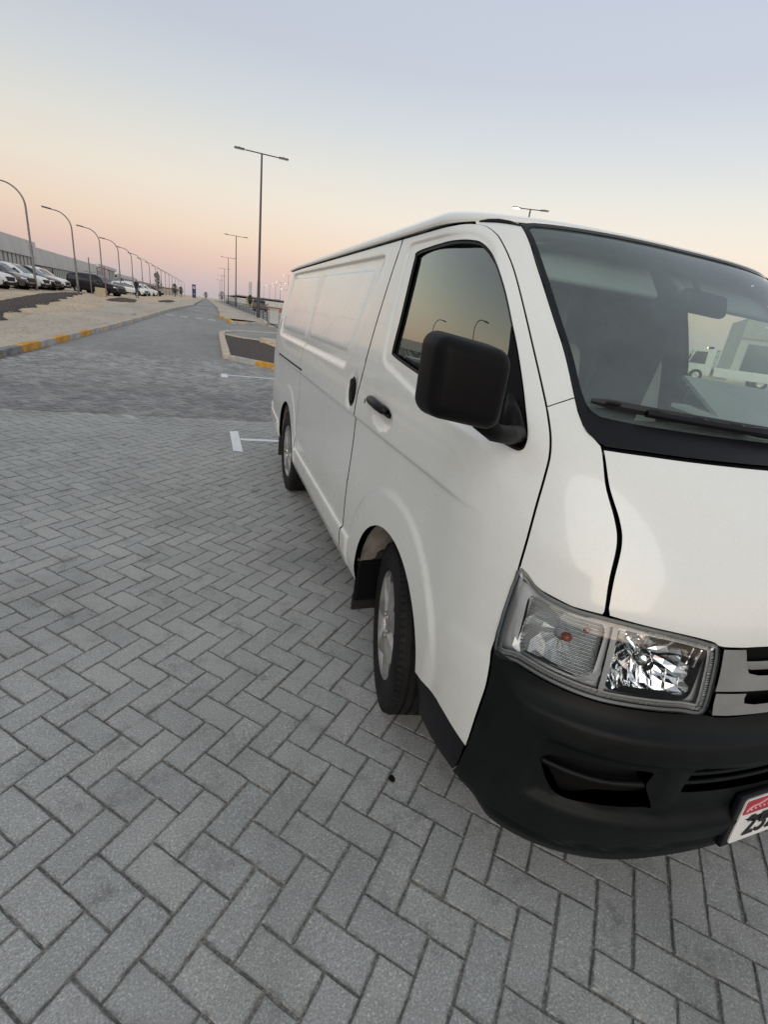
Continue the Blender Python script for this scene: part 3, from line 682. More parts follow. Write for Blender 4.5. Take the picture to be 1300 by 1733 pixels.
van = empty('panel_van'); tag(van, 'white panel van with black plastic bumper parked on grey herringbone pavers', 'van')
VV = (van, van)
GAP = .0032
ASEAM = crom([(.245, 1.786), (.36, 1.788), (.44, 1.787), (.515, 1.780), (.560, 1.758), (.583, 1.73), (.611, 1.662), (.614, 1.559), (.610, 1.439), (.606, 1.352), (.602, 1.311), (.585, 1.237), (.567, 1.189), (.530, 1.086), (.495, .962)], 5)
arcF = [(.03 + .37 * math.cos(a), .385 + .37 * math.sin(a)) for a in np.linspace(math.radians(172), math.radians(-3), 40)]
LOW_F = [(.471, .743), (.437, .415), (.30, .437), (.215, .446), (.10, .444)]
door = ASEAM + LOW_F + yz(arcF) + yz([(.40, .345), (.648, .345)]) + yz([(.648, z) for z in np.arange(.40, 1.79, .05)]) + yz([(.648, 1.786)])
WIN = crom([(-.231, 1.728), (-.10, 1.738), (.050, 1.742), (.25, 1.744), (.382, 1.742), (.462, 1.732), (.520, 1.692), (.545, 1.603), (.545, 1.498), (.542, 1.44), (.530, 1.36), (.514, 1.29), (.500, 1.245), (.470, 1.225), (.40, 1.228), (.174, 1.25), (-.03, 1.283), (-.249, 1.316), (-.40, 1.334), (-.518, 1.352), (-.53, 1.372), (-.44, 1.48), (-.352, 1.59), (-.26, 1.70)], 5, closed=True)
FT_SIDE = [ringf(RECr, 0), ringf(RECr, .0065), ringf(RECr, .013), ringf(BL1r, .004), ringf(BL2r, .004)] + [hline(-.5, 3.6, z) for z in (1.062, 1.052, 1.042)] + [hline(.5, 2.15, z) for z in (.505, .497, .489)] + [circ(.04, r, 5, 165) for r in (.510, .49, .47)] + [circ(2.56, r, 5, 175) for r in (.510, .49, .47)]
fd = both('front_door', 'van_paint', VV, door, holes=[WIN], res=.0125, rim=.016, feat=FT_SIDE[5:14] + [ringf(WINRr, 0), ringf(WINRr, .008), ringf(WINRr, .016)])
W2 = inset(WIN, .010)
both('window_seal', 'rubber', fd, WIN, holes=[W2], res=.015, off=-.004, rim=0)
SPLIT = [(.547, 1.49), (.50, 1.44), (.38, 1.35), (.20, 1.262)]
glassP = [p for p in W2]
gl_front = [p for p in W2 if not (p[0] > .15 and p[1] < 1.49 - (.547 - p[0]) * .66)]
pd_ = panel_data(W2, res=.03, off=-.010, disp=True, rim=0)
Vp = pd_[0]; Yp, Zp = Vp[:, 1], Vp[:, 2]          # door glass is a single gentle barrel curve
wgt = 1 / (.02 + bdist([(v[1], v[2]) for v in Vp[:len(dens(W2, .03))]], Yp, Zp))
Am = np.stack([np.ones_like(Yp), Yp, Zp, Yp * Yp, Zp * Zp, Yp * Zp, Yp ** 3, Yp * Yp * Zp, Yp * Zp * Zp], 1); cf = np.linalg.lstsq(Am * wgt[:, None], Vp[:, 0] * wgt, rcond=None)[0]
Vp = np.stack([np.maximum(Am @ cf, Vp[:, 0] - .012), Yp, Zp], 1); Vp[:, 0] = Am @ cf + .004
Np = np.stack([-np.ones_like(Yp), .30 * (cf[1] + 2 * cf[3] * Yp + cf[5] * Zp + 3 * cf[6] * Yp ** 2 + 2 * cf[7] * Yp * Zp + cf[8] * Zp * Zp), (cf[2] + 2 * cf[4] * Zp + cf[5] * .25 + cf[7] * .06 + 2 * cf[8] * .25 * Zp)], 1); Np /= np.linalg.norm(Np, axis=1, keepdims=True)
wr = mk_panel('window_pane', (Vp, pd_[1], Np), 'tinted_glass', fd[0]); wl = mk_panel('window_pane', (Vp, pd_[1], Np), 'clear_glass', fd[1], flip=True)
sail = [(.534, 1.50), (.535, 1.44), (.524, 1.36), (.508, 1.29), (.494, 1.25), (.466, 1.232), (.40, 1.235), (.22, 1.258), (.30, 1.29), (.40, 1.35), (.49, 1.44)]
both('mirror_sail', 'black_plastic', fd, sail, res=.02, off=.002, rim=.01)
# sliding door, quarter panel
arcR = [(2.56 + .37 * math.cos(a), .385 + .37 * math.sin(a)) for a in np.linspace(math.radians(-3), math.radians(183), 44)]
sl = [(.6605, .345)] + [(.6605, z) for z in np.arange(.4, 1.79, .06)] + [(.6605, 1.786)] + [(2.095, 1.786)] + [(2.095, z) for z in np.arange(1.74, .4, -.06)] + [(2.095, .345)]
sdr = both('sliding_door', 'van_paint', VV, yz(sl), res=.016, rim=.016, feat=FT_SIDE)
qp = [(2.10, .345), (2.10, 1.786), (3.66, 1.786), (3.69, 1.74), (3.69, .36)] + [(2.56 + .372 * math.cos(a), .385 + .372 * math.sin(a)) for a in np.linspace(math.radians(-3), math.radians(183), 44)]
qz = []
for i in range(len(qp)):
    a, b = qp[i], qp[(i + 1) % len(qp)]
    k = max(1, int(math.hypot(a[0] - b[0], a[1] - b[1]) / .08))
    qz += [(a[0] + (b[0] - a[0]) * t / k, a[1] + (b[1] - a[1]) * t / k) for t in range(k)]
both('quarter_panel', 'van_paint', VV, yz(qz), res=.018, rim=.016, feat=FT_SIDE)
# rail slot on the quarter panel, door handles
both('rail_cover', 'gap_black', VV, yz([(2.02, 1.088), (3.2, 1.085), (3.2, 1.074), (2.02, 1.077)]), res=.03, off=.0025, rim=0)
# A pillar, fender, hood
FA = [(p[0] + .0085, p[1]) for p in ASEAM]
pil = [p for p in FA if p[1] > 1.328 and p[0] > .45] 
apill = [(.47, 1.797)] + pil + [(.613, 1.330), (.722, 1.358)] + crom([(.722, 1.362), (.735, 1.453), (.733, 1.535), (.730, 1.664), (.726, 1.775), (.722, 1.797)], 4)
both('a_pillar', 'van_paint', VV, apill, res=.014, rim=.014)
fen = [(.611, 1.3275)] + [p for p in FA if p[1] < 1.326][:-1] + [(.503, .9685), (.583, .945), (.677, .935), (.757, .938)] + crom([(.760, .945), (.766, 1.017), (.783, 1.089), (.778, 1.134), (.757, 1.198), (.760, 1.262), (.758, 1.270)], 5) + [(.742, 1.284), (.722, 1.303), (.718, 1.330), (.721, 1.3555)]
both('fender', 'van_paint', VV, fen, res=.014, rim=.016)
hl = crom([(.770, .945), (.779, 1.017), (.797, 1.089), (.793, 1.134), (.769, 1.198), (.768, 1.262)], 5)
hood_b = crom([(.776, .9395), (.845, .937), (.953, .932), (1.033, .923), (1.061, .913), (1.117, .913), (1.192, .917), (1.40, .92), (PI / 2, .921)], 4)
hood_t = [(.899, 1.263), (1.073, 1.262), (1.269, 1.260), (PI / 2, 1.258)]
hood = hood_b + mir(hood_b)[1:] + mir(hl) + mir(hood_t) + hood_t[::-1][1:] + hl[::-1][:-1]
hd = panel_data(hood, res=.022, rim=.018, disp=False); mk_panel('hood', hd, 'van_paint', van)
# black strips behind the panel gaps
for cv, wd in ((ASEAM, .03), (yz([(.651, z) for z in np.arange(.36, 1.78, .05)]), .03), (yz([(2.097, z) for z in np.arange(.36, 1.78, .05)]), .03), (hl, .04), ([(.60, 1.33), (.73, 1.357)], .02), (yz([(y, 1.79) for y in np.arange(.25, 3.6, .1)]), .016), ([(.50, .955), (.6, .94), (.76, .935)], .015)):
    both('seam_seal', 'gap_black', VV, dens(strip(cv, wd), .05), res=.05, off=-.022, rim=0, disp=True)
# windscreen: glass over a black printed border
WS_L = crom([(.728, 1.790), (.736, 1.664), (.738, 1.535), (.741, 1.453), (.728, 1.359), (.724, 1.301), (.747, 1.281), (.775, 1.270)], 5)
WS_B = [(.899, 1.2715), (1.073, 1.2705), (1.269, 1.269), (PI / 2, 1.268)]
WS_T = [(.80, 1.797), (.874, 1.7985), (1.144, 1.7985), (1.4, 1.7985), (PI / 2, 1.7985)]
half = WS_T[::-1] + WS_L + WS_B
ws = half + mir(half)[1:-1]
GI_L = crom([(.752, 1.775), (.762, 1.66), (.762, 1.54), (.762, 1.45), (.752, 1.375), (.760, 1.338), (.79, 1.324)], 5)
hin = [(PI / 2, 1.787), (1.4, 1.787), (1.144, 1.787), (.90, 1.786), (.78, 1.784)] + GI_L + [(.90, 1.319), (1.1, 1.315), (1.3, 1.311), (PI / 2, 1.31)]
gi = hin + mir(hin)[1:-1]
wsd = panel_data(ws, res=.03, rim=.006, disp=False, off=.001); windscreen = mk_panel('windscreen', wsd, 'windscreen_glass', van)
fr = panel_data(ws, holes=[gi], res=.03, rim=0, disp=False, off=.0035); mk_panel('windscreen_border', fr, 'black_trim', van)
cw = hood_t and [(.765, 1.268)] + [(u, z + .004) for u, z in hood_t] + mir([(u, z + .004) for u, z in hood_t])[1:] + [(PI - .765, 1.268)]
cowl = [(.775, 1.262), (.775, 1.285)] + [(u, 1.285) for u in (.9, 1.07, 1.27, PI / 2)] + [(PI - u, 1.285) for u in (1.27, 1.07, .9, .775)] + [(PI - .775, 1.262)] + [(PI - u, 1.250) for u in (.9, 1.07, 1.27)] + [(PI / 2, 1.248)] + [(u, 1.250) for u in (1.27, 1.07, .9)]
mk_panel('cowl', panel_data(cowl, res=.03, rim=0, disp=False, off=-.012), 'black_trim', van)

# roof with a gutter lip
def outline(z, off, n_side=40, n_front=60):
    y0 = float(Fz(z) + Dz(z)); us = list(np.linspace(-(3.68 - y0), 0, n_side, endpoint=False)) + list(np.linspace(0, PI, n_front)) + list(np.linspace(PI, PI + 3.68 - y0, n_side + 1))[1:]
    us = np.array(us); P, _ = PS(us, np.full(len(us), z), off, False); return P
rings = []
O0 = outline(1.80, 0)
fr_w = np.clip((O0[:, 1] - .02) / .25, 0, 1)          # lip only along the sides
for zz, of in ((1.794, .000), (1.795, .013), (1.806, .017), (1.818, .013), (1.826, .002)):
    o_ = of * (.12 + .88 * fr_w); P = outline(1.80, o_); P[:, 2] = 1.7985 * (1 - fr_w) + (zz - 1.794) * .25 * (1 - fr_w) + zz * fr_w; rings.append(P)
cx, cy = 0., 1.95
for s in (.985, .96, .92, .87, .80, .70, .58, .44, .3, .15, .04):
    P = O0.copy(); P[:, 0] = cx + (P[:, 0] - cx) * s; P[:, 1] = cy + (P[:, 1] - cy) * (s ** .9); P[:, 2] = 1.827 - .019 * (1 - fr_w) * s ** 2 + .145 * (1 - s ** 3.0); rings.append(P)
V = np.concatenate(rings); n = len(O0); Fc = []
for r in range(len(rings) - 1):
    for k in range(n): k2 = (k + 1) % n; Fc.append((r * n + k, r * n + k2, (r + 1) * n + k2, (r + 1) * n + k))
Fc.append(tuple((len(rings) - 1) * n + k for k in range(n)))
roof = pyd('roof', V, Fc, 'van_paint', van, smooth=True)
bmr = bmesh.new(); bmr.from_mesh(roof.data); bmesh.ops.recalc_face_normals(bmr, faces=bmr.faces); bmr.to_mesh(roof.data); bmr.free(); roof.data.set_sharp_from_angle(angle=math.radians(50))
# black end cap of the gutter moulding
for sgn in (-1, 1):
    pts = [PS(np.array([u]), np.array([z]), -.001, False)[0][0] for u, z in ((.50, 1.796), (.56, 1.797), (.62, 1.797), (.68, 1.793), (.725, 1.786))]
    mb = MB(); mb.tube([(p[0] * -sgn if sgn > 0 else p[0], p[1], p[2]) for p in pts], [.004, .008, .009, .008, .004], 10); mb.build('gutter_cap', 'black_trim', roof, True)
# rear wall with two lights
zs = np.arange(.36, 1.80, .06); V, Fc = [], []
for z in zs:
    w_ = float(-S(-(3.69 - float(Fz(z) + Dz(z))), z)[0])
    for t in np.linspace(-1, 1, 9): V.append((t * w_, 3.69 + .03 * (1 - t * t), z))
for i in range(len(zs) - 1):
    for k in range(8): Fc.append((i * 9 + k, i * 9 + k + 1, (i + 1) * 9 + k + 1, (i + 1) * 9 + k))
bd_ = pyd('back_door', V, Fc, 'van_paint', van, True)
mb = MB(); mb.box((0, 3.74, 1.5), (1.15, .02, .42), bev=.008); mb.build('rear_window', 'car_glass', bd_)
for s in (-1, 1):
    mb = MB(); mb.box((s * .73, 3.72, .95), (.10, .05, .42), bev=.015); mb.build('tail_light', 'plate_red', van)
mb = MB(); mb.box((0, 3.72, .46), (1.66, .16, .20), bev=.04, seg=3); mb.build('rear_bumper', 'van_paint', van, True, 40)

# bumper
BT = crom([(.482, .744), (.571, .740), (.680, .732), (.801, .7275), (.912, .730), (1.024, .733), (1.090, .733), (1.142, .727), (1.292, .730), (1.43, .732), (PI / 2, .733)], 4)
BB = crom([(.41, .272), (.50, .260), (.59, .250), (.709, .242), (.838, .252), (.945, .278), (1.069, .308), (1.194, .322), (1.347, .333), (PI / 2, .336)], 4)
bh = BT + BB[::-1]
bump_o = BT + mir(BT)[1:] + mir(BB)[0:] if False else None
left = BT[::-1] + [(.4655, .58), (.446, .41), (.425, .31)] + BB
bump_o = left + mir(left)[1:-1]
FOG = crom([(.703, .556), (.785, .578), (.886, .583), (.972, .586), (.985, .575), (.979, .543), (1.008, .488), (.995, .474), (.866, .459), (.775, .455), (.735, .478), (.702, .53)], 4, True)
LG = rounded([(1.10, .612), (1.32, .628), (PI / 2, .632), (PI - 1.32, .628), (PI - 1.10, .612), (PI - 1.072, .525), (PI - 1.39, .520), (PI / 2, .518), (1.39, .520), (1.072, .525)], .02, 3)
def boff(u, z):
    """sculpting of the bumper: shelf under the lamps, brow over the recesses, rolled lower lip"""
    uu = np.where(u > PI / 2, PI - u, u)
    o = .002 + .014 * smooth01((.715 - z) / .05) * smooth01((uu - .50) / .12)
    o = o + .010 * smooth01((.70 - z) / .025) * smooth01((uu - .52) / .12)
    o = o - .024 * smooth01((uu - .665) / .05) * smooth01((.628 - z) / .03) * smooth01((z - .425) / .035)
    o = o - .010 * smooth01((uu - .99) / .04) * smooth01((1.09 - uu) / .04) * smooth01((.62 - z) / .03) * smooth01((z - .45) / .03) * -1
    o = o + .003 * smooth01((.46 - z) / .05) - .016 * smooth01((.30 - z) / .09)
    o = o - .007 * smooth01(1 - np.abs(z - .312 - .05 * smooth01((uu - .7) / .5)) / .010) * smooth01((uu - .55) / .1)
    return o
def panel_off(outer, holes, res, fo, rim, mat, name, parent, extra=0.):
    global PS
    keep = PS
    def PS2(u, z, off=0., disp=True):
        u = np.asarray(u, float); z = np.asarray(z, float)
        return keep(u, z, fo(u, z) + extra, False)
    PS = PS2
    d = panel_data(outer, holes, res=res, off=0., disp=True, rim=rim); PS = keep
    return mk_panel(name, d, mat, parent)
bumper = panel_off(bump_o, [FOG, mir(FOG), LG], .016, boff, .06, 'bumper_plastic', 'front_bumper', van)
for P in (FOG, mir(FOG)):
    mk_panel('recess_back', panel_data(dens(inset(P, -.055), .03), res=.05, off=-.04, disp=False, rim=0), 'gap_black', bumper)
mk_panel('grille_back', panel_data(dens(inset(LG, -.05), .05), res=.06, off=-.045, disp=False, rim=0), 'gap_black', bumper)
for P in (crom([(.69, .528), (.78, .524), (.87, .522), (.96, .53), (1.0, .535)], 4),):
    for fl in (False, True):
        pts = [PS(np.array([u]), np.array([z]), -.012, False)[0][0] for u, z in P]
        mb = MB(); mb.tube([(-p[0] if fl else p[0], p[1], p[2]) for p in pts], .0085, 8); mb.build('recess_bar', 'bumper_plastic', bumper, True)
for z in (.546, .574, .60):
    us = np.linspace(1.08, PI - 1.08, 30); pts = PS(us, np.full(30, z), -.008, False)[0]
    mb = MB(); mb.tube(pts, .0055, 6); mb.build('grille_slat', 'bumper_plastic', bumper, True)
# black sill trim between the front wheel and the bumper
tr = [(.02, .436), (.10, .438), (.215, .438), (.30, .430), (.428, .408), (.415, .31), (.40, .265), (.24, .272), (.07, .285)]
both('sill_trim', 'black_trim', VV, tr, res=.03, off=-.004, rim=.02)

# grille
UG = [(1.066, .9085), (1.124, .911), (1.130, .900), (1.142, .872), (1.158, .852), (1.19, .846), (1.4, .846), (PI / 2, .846)]
LG2 = [(PI / 2, .805), (1.3, .803), (1.10, .800), (1.088, .800), (1.078, .85)]
hh = UG + LG2
def sym(h): 
    """h runs from the centre line back to the centre line on the right half"""
    return h + mir(h)[1:-1]
up = [(PI / 2, .846), (1.4, .846), (1.19, .846), (1.158, .852), (1.142, .872), (1.130, .900), (1.124, .911), (1.066, .9085), (1.078, .85), (1.086, .803), (1.10, .803), (1.3, .805), (PI / 2, .807)]
lo = [(PI / 2, .772), (1.4, .770), (1.215, .766), (1.182, .771), (1.175, .785), (1.175, .7985), (1.088, .7985), (1.093, .77), (1.104, .738), (1.145, .736), (1.292, .738), (PI / 2, .742)]
grille = mk_panel('grille', panel_data(sym(up), res=.02, off=.006, disp=False, rim=.012), 'grille_silver', van)
mk_panel('grille_bar', panel_data(sym(lo), res=.02, off=.008, disp=False, rim=.012), 'grille_silver', grille)
bk = [(PI / 2, .915), (1.05, .912), (1.06, .735), (PI / 2, .735)]
mk_panel('grille_back', panel_data(sym(bk), res=.04, off=-.03, disp=False, rim=0), 'gap_black', grille)
ch = [(PI / 2, .873), (1.4, .872), (1.16, .87), (1.15, .853), (1.19, .848), (1.4, .848), (PI / 2, .848)]
mk_panel('grille_ledge', panel_data(sym(ch), res=.02, off=-.012, disp=False, rim=0), 'grille_silver', grille)

# headlights
LAMP = crom([(.496, .964), (.583, .9425), (.677, .9325), (.752, .9335), (.845, .9335), (.953, .929), (1.03, .919), (1.058, .907), (1.076, .828), (1.084, .739), (1.02, .737), (.912, .734), (.801, .731), (.680, .736), (.571, .744), (.480, .747)], 4, True)
LAMP_I = inset(LAMP, .010); LAMP_II = inset(LAMP, .030)
DIV = (.800, .805)
def lens_off(u, z): return .004 + .010 * smooth01(bdist(LAMP, u, z) / .05)
for sgn in (0, 1):
    L = (lambda P: mir(P)) if sgn else (lambda P: P)
    hlamp = empty('headlight'); hlamp.parent = van
    tag(hlamp, 'clear headlight with grey ribbed border and red-brown indicator bulb' if not sgn else 'headlight on the far side of the grille')
    fo_ = (lambda u, z: lens_off(PI - u, z)) if sgn else lens_off
    panel_off(L(LAMP), [], .018, fo_, .05, 'lens', 'lens', hlamp)
    mk_panel('lens_border', panel_data(L(LAMP), holes=[L(LAMP_I)], res=.012, off=.001, disp=False, rim=.03), 'ribbed_lens', hlamp)
    mk_panel('bezel', panel_data(L(LAMP), holes=[L(inset(LAMP, .007))], res=.012, off=-.002, disp=False, rim=.12), 'lamp_grey', hlamp)
    mk_panel('housing', panel_data(L(LAMP), res=.03, off=-.125, disp=False, rim=0), 'satin_reflector', hlamp)
    mk_panel('border_reflector', panel_data(L(inset(LAMP, .005)), holes=[L(inset(LAMP, .022))], res=.02, off=-.009, disp=False, rim=0), 'satin_reflector', hlamp)  # pale ring added behind the ribbed border to brighten it
    # fine prisms round the edge
    Pi_ = dens(L(inset(LAMP, .004)), .0055); Po_ = [L(inset(LAMP, .004))]; ins_ = dens(L(inset(LAMP, .017)), .0055)
    mb = MB(); A1 = np.array(Pi_); tr_in = L(inset(LAMP, .018)); B1 = []
    dd_in = np.array(dens(tr_in, .003))
    for k in range(0, len(A1)):
        q = dd_in[((dd_in - A1[k]) ** 2).sum(1).argmin()]
        a = PS(np.array([A1[k][0]]), np.array([A1[k][1]]), -.004, False)[0][0]; b = PS(np.array([q[0]]), np.array([q[1]]), -.004, False)[0][0]
        mb.tube([a, b], .0013, 4, cap=False)
    mb.build('prism_border', 'lamp_grey', hlamp)
    hA, hB = rounded([(.540, .768), (.786, .756), (.782, .908), (.535, .916)], .03), rounded([(.825, .750), (1.058, .750), (1.050, .904), (.82, .908)], .03)
    mk_panel('inner_bezel', panel_data(L(inset(LAMP, .008)), holes=[L(hA), L(hB)], res=.02, off=-.024, disp=False, rim=.03), 'satin_reflector', hlamp)
    # divider between indicator and main beam
    d1 = L([(.792, .925), (.806, .925), (.822, .735), (.808, .735)])
    mk_panel('divider', panel_data(d1, res=.03, off=-.006, disp=False, rim=.04), 'lamp_grey', hlamp)
    # indicator chamber: curved reflector with flutes
    ch = L([(.535, .925), (.62, .915), (.70, .908), (.785, .908), (.80, .75), (.70, .752), (.60, .76), (.53, .772)])
    mk_panel('indicator_reflector', panel_data(ch, res=.02, off=-.085, disp=False, rim=0), 'satin_reflector', hlamp)
    for q in range(17):
        z = .765 + q * .0088; us = np.linspace(.545 + .01 * abs(q - 8) / 8, .785, 10); us = PI - us if sgn else us
        pts = PS(us, np.full(10, z), -.026, False)[0]; mb = MB(); mb.tube(pts, .0028, 5); mb.build('flute', 'lens', hlamp, True)
    def at_uz(u, z, off): 
        p, n_ = PS(np.array([PI - u if sgn else u]), np.array([z]), off, False); return Vector(p[0]), Vector(n_[0])
    p, n_ = at_uz(.685, .848, -.028); mb = MB(); r = bmesh.ops.create_uvsphere(mb.bm, u_segments=14, v_segments=9, radius=.011); bmesh.ops.scale(mb.bm, vec=(1.2, 1.2, 1), verts=r['verts']); bmesh.ops.translate(mb.bm, vec=p, verts=r['verts']); mb.build('indicator_bulb', 'amber', hlamp, True)
    p, n_ = at_uz(.735, .880, -.032); mb = MB(); r = bmesh.ops.create_uvsphere(mb.bm, u_segments=12, v_segments=8, radius=.008); bmesh.ops.translate(mb.bm, vec=p, verts=r['verts']); mb.build('indicator_bulb', 'amber', hlamp, True)
    # facetted bowl behind the indicator bulb
    pi_, ni_ = at_uz(.668, .836, -.034); ri = random.Random(11); bi = bmesh.new(); rv = []
    for t in (.15, .4, .65, .85, 1.0):
        rv.append([bi.verts.new((max(-.088, min(.088, .10 * t * math.cos(a))), .034 * (1 - t * t) + ri.uniform(-.004, .004), max(-.062, min(.064, .085 * t * math.sin(a))))) for a in np.linspace(0, 2 * PI, 21)[:-1]])
    for r0, r1 in zip(rv, rv[1:]):
        for k in range(20): bi.faces.new((r0[k], r0[(k + 1) % 20], r1[(k + 1) % 20], r1[k]))
    me = bpy.data.meshes.new('indicator_bowl'); bi.to_mesh(me); bi.free(); io = link('indicator_bowl', me, 'satin_reflector', hlamp); io.location = pi_; io.scale = (1.22, 1.1, 1.28); io.rotation_euler = Vector((ni_.x, ni_.y, .22)).to_track_quat('-Y', 'Z').to_euler()
    # main reflector: facetted bowl, axis straight ahead
    pc, n_ = at_uz(.940, .826, -.030)
    rj = random.Random(5); bm_ = bmesh.new(); R0 = .098; ringsv = []
    for i, t in enumerate((.16, .32, .5, .68, .85, 1.0)):
        rr = R0 * t; dep = -.055 * (1 - t * t); ring = []
        for k in range(28):
            a = 2 * PI * k / 28; cxx = max(-.107, min(.092, rr * 1.12 * math.cos(a))); cz = max(-.074, min(.076, rr * math.sin(a)))
            ring.append(bm_.verts.new((cxx, -dep * 1.25 + rj.uniform(-.0035, .0035), cz)))
        ringsv.append(ring)
    for r0, r1 in zip(ringsv, ringsv[1:]):
        for k in range(28): bm_.faces.new((r0[k], r0[(k + 1) % 28], r1[(k + 1) % 28], r1[k]))
    me = bpy.data.meshes.new('main_reflector'); bm_.to_mesh(me); bm_.free()
    ro = link('main_reflector', me, 'chrome', hlamp); dirv = Vector((-.34 * (1 if not sgn else -1), -1, .03)).normalized()
    ro.rotation_euler = dirv.to_track_quat('-Y', 'Z').to_euler(); ro.location = pc; ro.scale = (1.08, 1, 1.1)
    mb = MB(); mb.lathe([(.03, .018), (-.012, .022), (-.024, .019), (-.032, .012), (-.035, .0005)], 'Y', 20); o = mb.build('bulb_shield', 'chrome', hlamp, True); o.rotation_euler = ro.rotation_euler; o.location = pc + Vector((-.028 * (1 if not sgn else -1), .030, .022))
    mb = MB(); mb.lathe([(.02, .0135), (-.012, .0135), (-.014, .008), (-.0145, .0004)], 'Y', 18); o = mb.build('bulb', 'gap_black', hlamp, True); o.rotation_euler = ro.rotation_euler; o.location = pc + Vector((.014 * (1 if not sgn else -1), .034, -.016))
    for q in range(7):
        x = -.085 + q * .028; mb = MB(); mb.tube([(x, .030 - .02 * abs(x) / .1, -.07), (x, .052 - .03 * abs(x) / .1, -.035)], .0022, 5); o = mb.build('reflector_rib', 'chrome', hlamp, True); o.rotation_euler = ro.rotation_euler; o.location = pc
    for q in range(6):
        x = -.06 + q * .027; mb = MB(); mb.tube([(x, .034, .068), (x, .05, .045)], .0022, 5); o = mb.build('reflector_rib', 'chrome', hlamp, True); o.rotation_euler = ro.rotation_euler; o.location = pc
    p1, _ = at_uz(.83, .892, -.03); mb = MB(); mb.box((0, 0, 0), (.03, .02, .022), bev=.004); o = mb.build('side_reflector', 'chrome', hlamp); o.location = p1; o.rotation_euler = (0, .2, .6 if not sgn else -.6)
    p1, _ = at_uz(1.035, .865, -.03); mb = MB(); mb.box((0, 0, 0), (.02, .02, .05), bev=.004); o = mb.build('side_reflector', 'chrome', hlamp); o.location = p1; o.rotation_euler = (0, .2, .3 if not sgn else -.3)

# wheels
def make_wheel(name):
    root = empty(name); root.parent = van
    W_, R_ = .195, .340
    prof = [(-.085, .215), (-.098, .235), (-.1015, .27), (-.098, .305), (-.088, .325), (-.078, .3345), (-.060, .338)]
    # tread with four circumferential grooves
    for gx in (-.050, -.018, .018, .050):
        prof += [(gx - .0055, .339), (gx - .0045, .331), (gx + .0045, .331), (gx + .0055, .339)]
    prof += [(.060, .338), (.078, .3345), (.088, .325), (.098, .305), (.1015, .27), (.098, .235), (.085, .215)]
    mb = MB(); mb.lathe(prof, 'X', 96)
    tyre = mb.build('tyre', 'tyre', root, True, 35)
    # shoulder sipes
    mb = MB()
    for k in range(80):
        a = 2 * PI * k / 80
        for s in (-1, 1):
            rot = Matrix.Rotation(a, 3, 'X'); mb.box(rot @ Vector((s * .076, 0, .3325)), (.024, .011, .0075), rot=None) if False else None
            vs_ = bmesh.ops.create_cube(mb.bm, size=1)['verts']; bmesh.ops.scale(mb.bm, vec=(.024, .0165, .006), verts=vs_); bmesh.ops.rotate(mb.bm, cent=(0, 0, 0), matrix=Matrix.Rotation(s * .35, 3, 'Y'), verts=vs_); bmesh.ops.translate(mb.bm, vec=(s * .080, 0, .3325), verts=vs_); bmesh.ops.rotate(mb.bm, cent=(0, 0, 0), matrix=rot, verts=vs_)
    mb.build('tread_block', 'tyre', tyre)
    # rim: barrel, lip, ten pointed spokes and a hub cap
    rim = empty('rim'); rim.parent = root
    mb = MB(); mb.lathe([(.08, .20), (-.06, .185), (-.082, .200), (-.090, .214), (-.086, .2165), (-.08, .213)], 'X', 56); mb.build('rim_barrel', 'wheel_silver', rim, True, 50)
    mb = MB(); mb.lathe([(-.045, .185), (-.06, .165), (-.066, .10), (-.075, .065), (-.082, .055), (-.086, .035), (-.087, .0005)], 'X', 40); mb.build('rim_disc', 'wheel_silver', rim, True, 50)
    for k in range(7):
        a = 2 * PI * k / 7; rot = Matrix.Rotation(a, 3, 'X')
        V = [rot @ Vector(v) for v in ((-.072, -.022, .05), (-.072, .022, .05), (-.074, -.036, .198), (-.074, .036, .198), (-.093, 0, .055), (-.093, 0, .196), (-.05, -.03, .12), (-.05, .03, .12))]
        pyd('spoke', V, [(0, 4, 5, 2), (4, 1, 3, 5), (0, 1, 4), (2, 5, 3)], 'wheel_silver', rim)
    for k in range(5):
        a = 2 * PI * (k + .5) / 5; mb = MB(); mb.lathe([(-.088, .006), (-.094, .006), (-.095, .0004)], 'X', 8, c=(0, .045 * math.cos(a), .045 * math.sin(a))); mb.build('lug_nut', 'lamp_grey', rim)
    mb = MB(); mb.lathe([(.02, .19), (.02, .0005)], 'X', 30); mb.build('brake_drum', 'underbody', root)
    return root
wf = make_wheel('wheel'); wf.location = (-.716, .035, .338); wf.rotation_euler = (0, 0, math.radians(-13))
def wcopy(loc, rz):
    c = copy_tree(wf, van); c.location = loc; c.rotation_euler = (0, 0, rz); return c
wcopy((.742, .02, .338), PI + math.radians(-13)); wcopy((-.735, 2.57, .338), 0); wcopy((.735, 2.57, .338), PI)
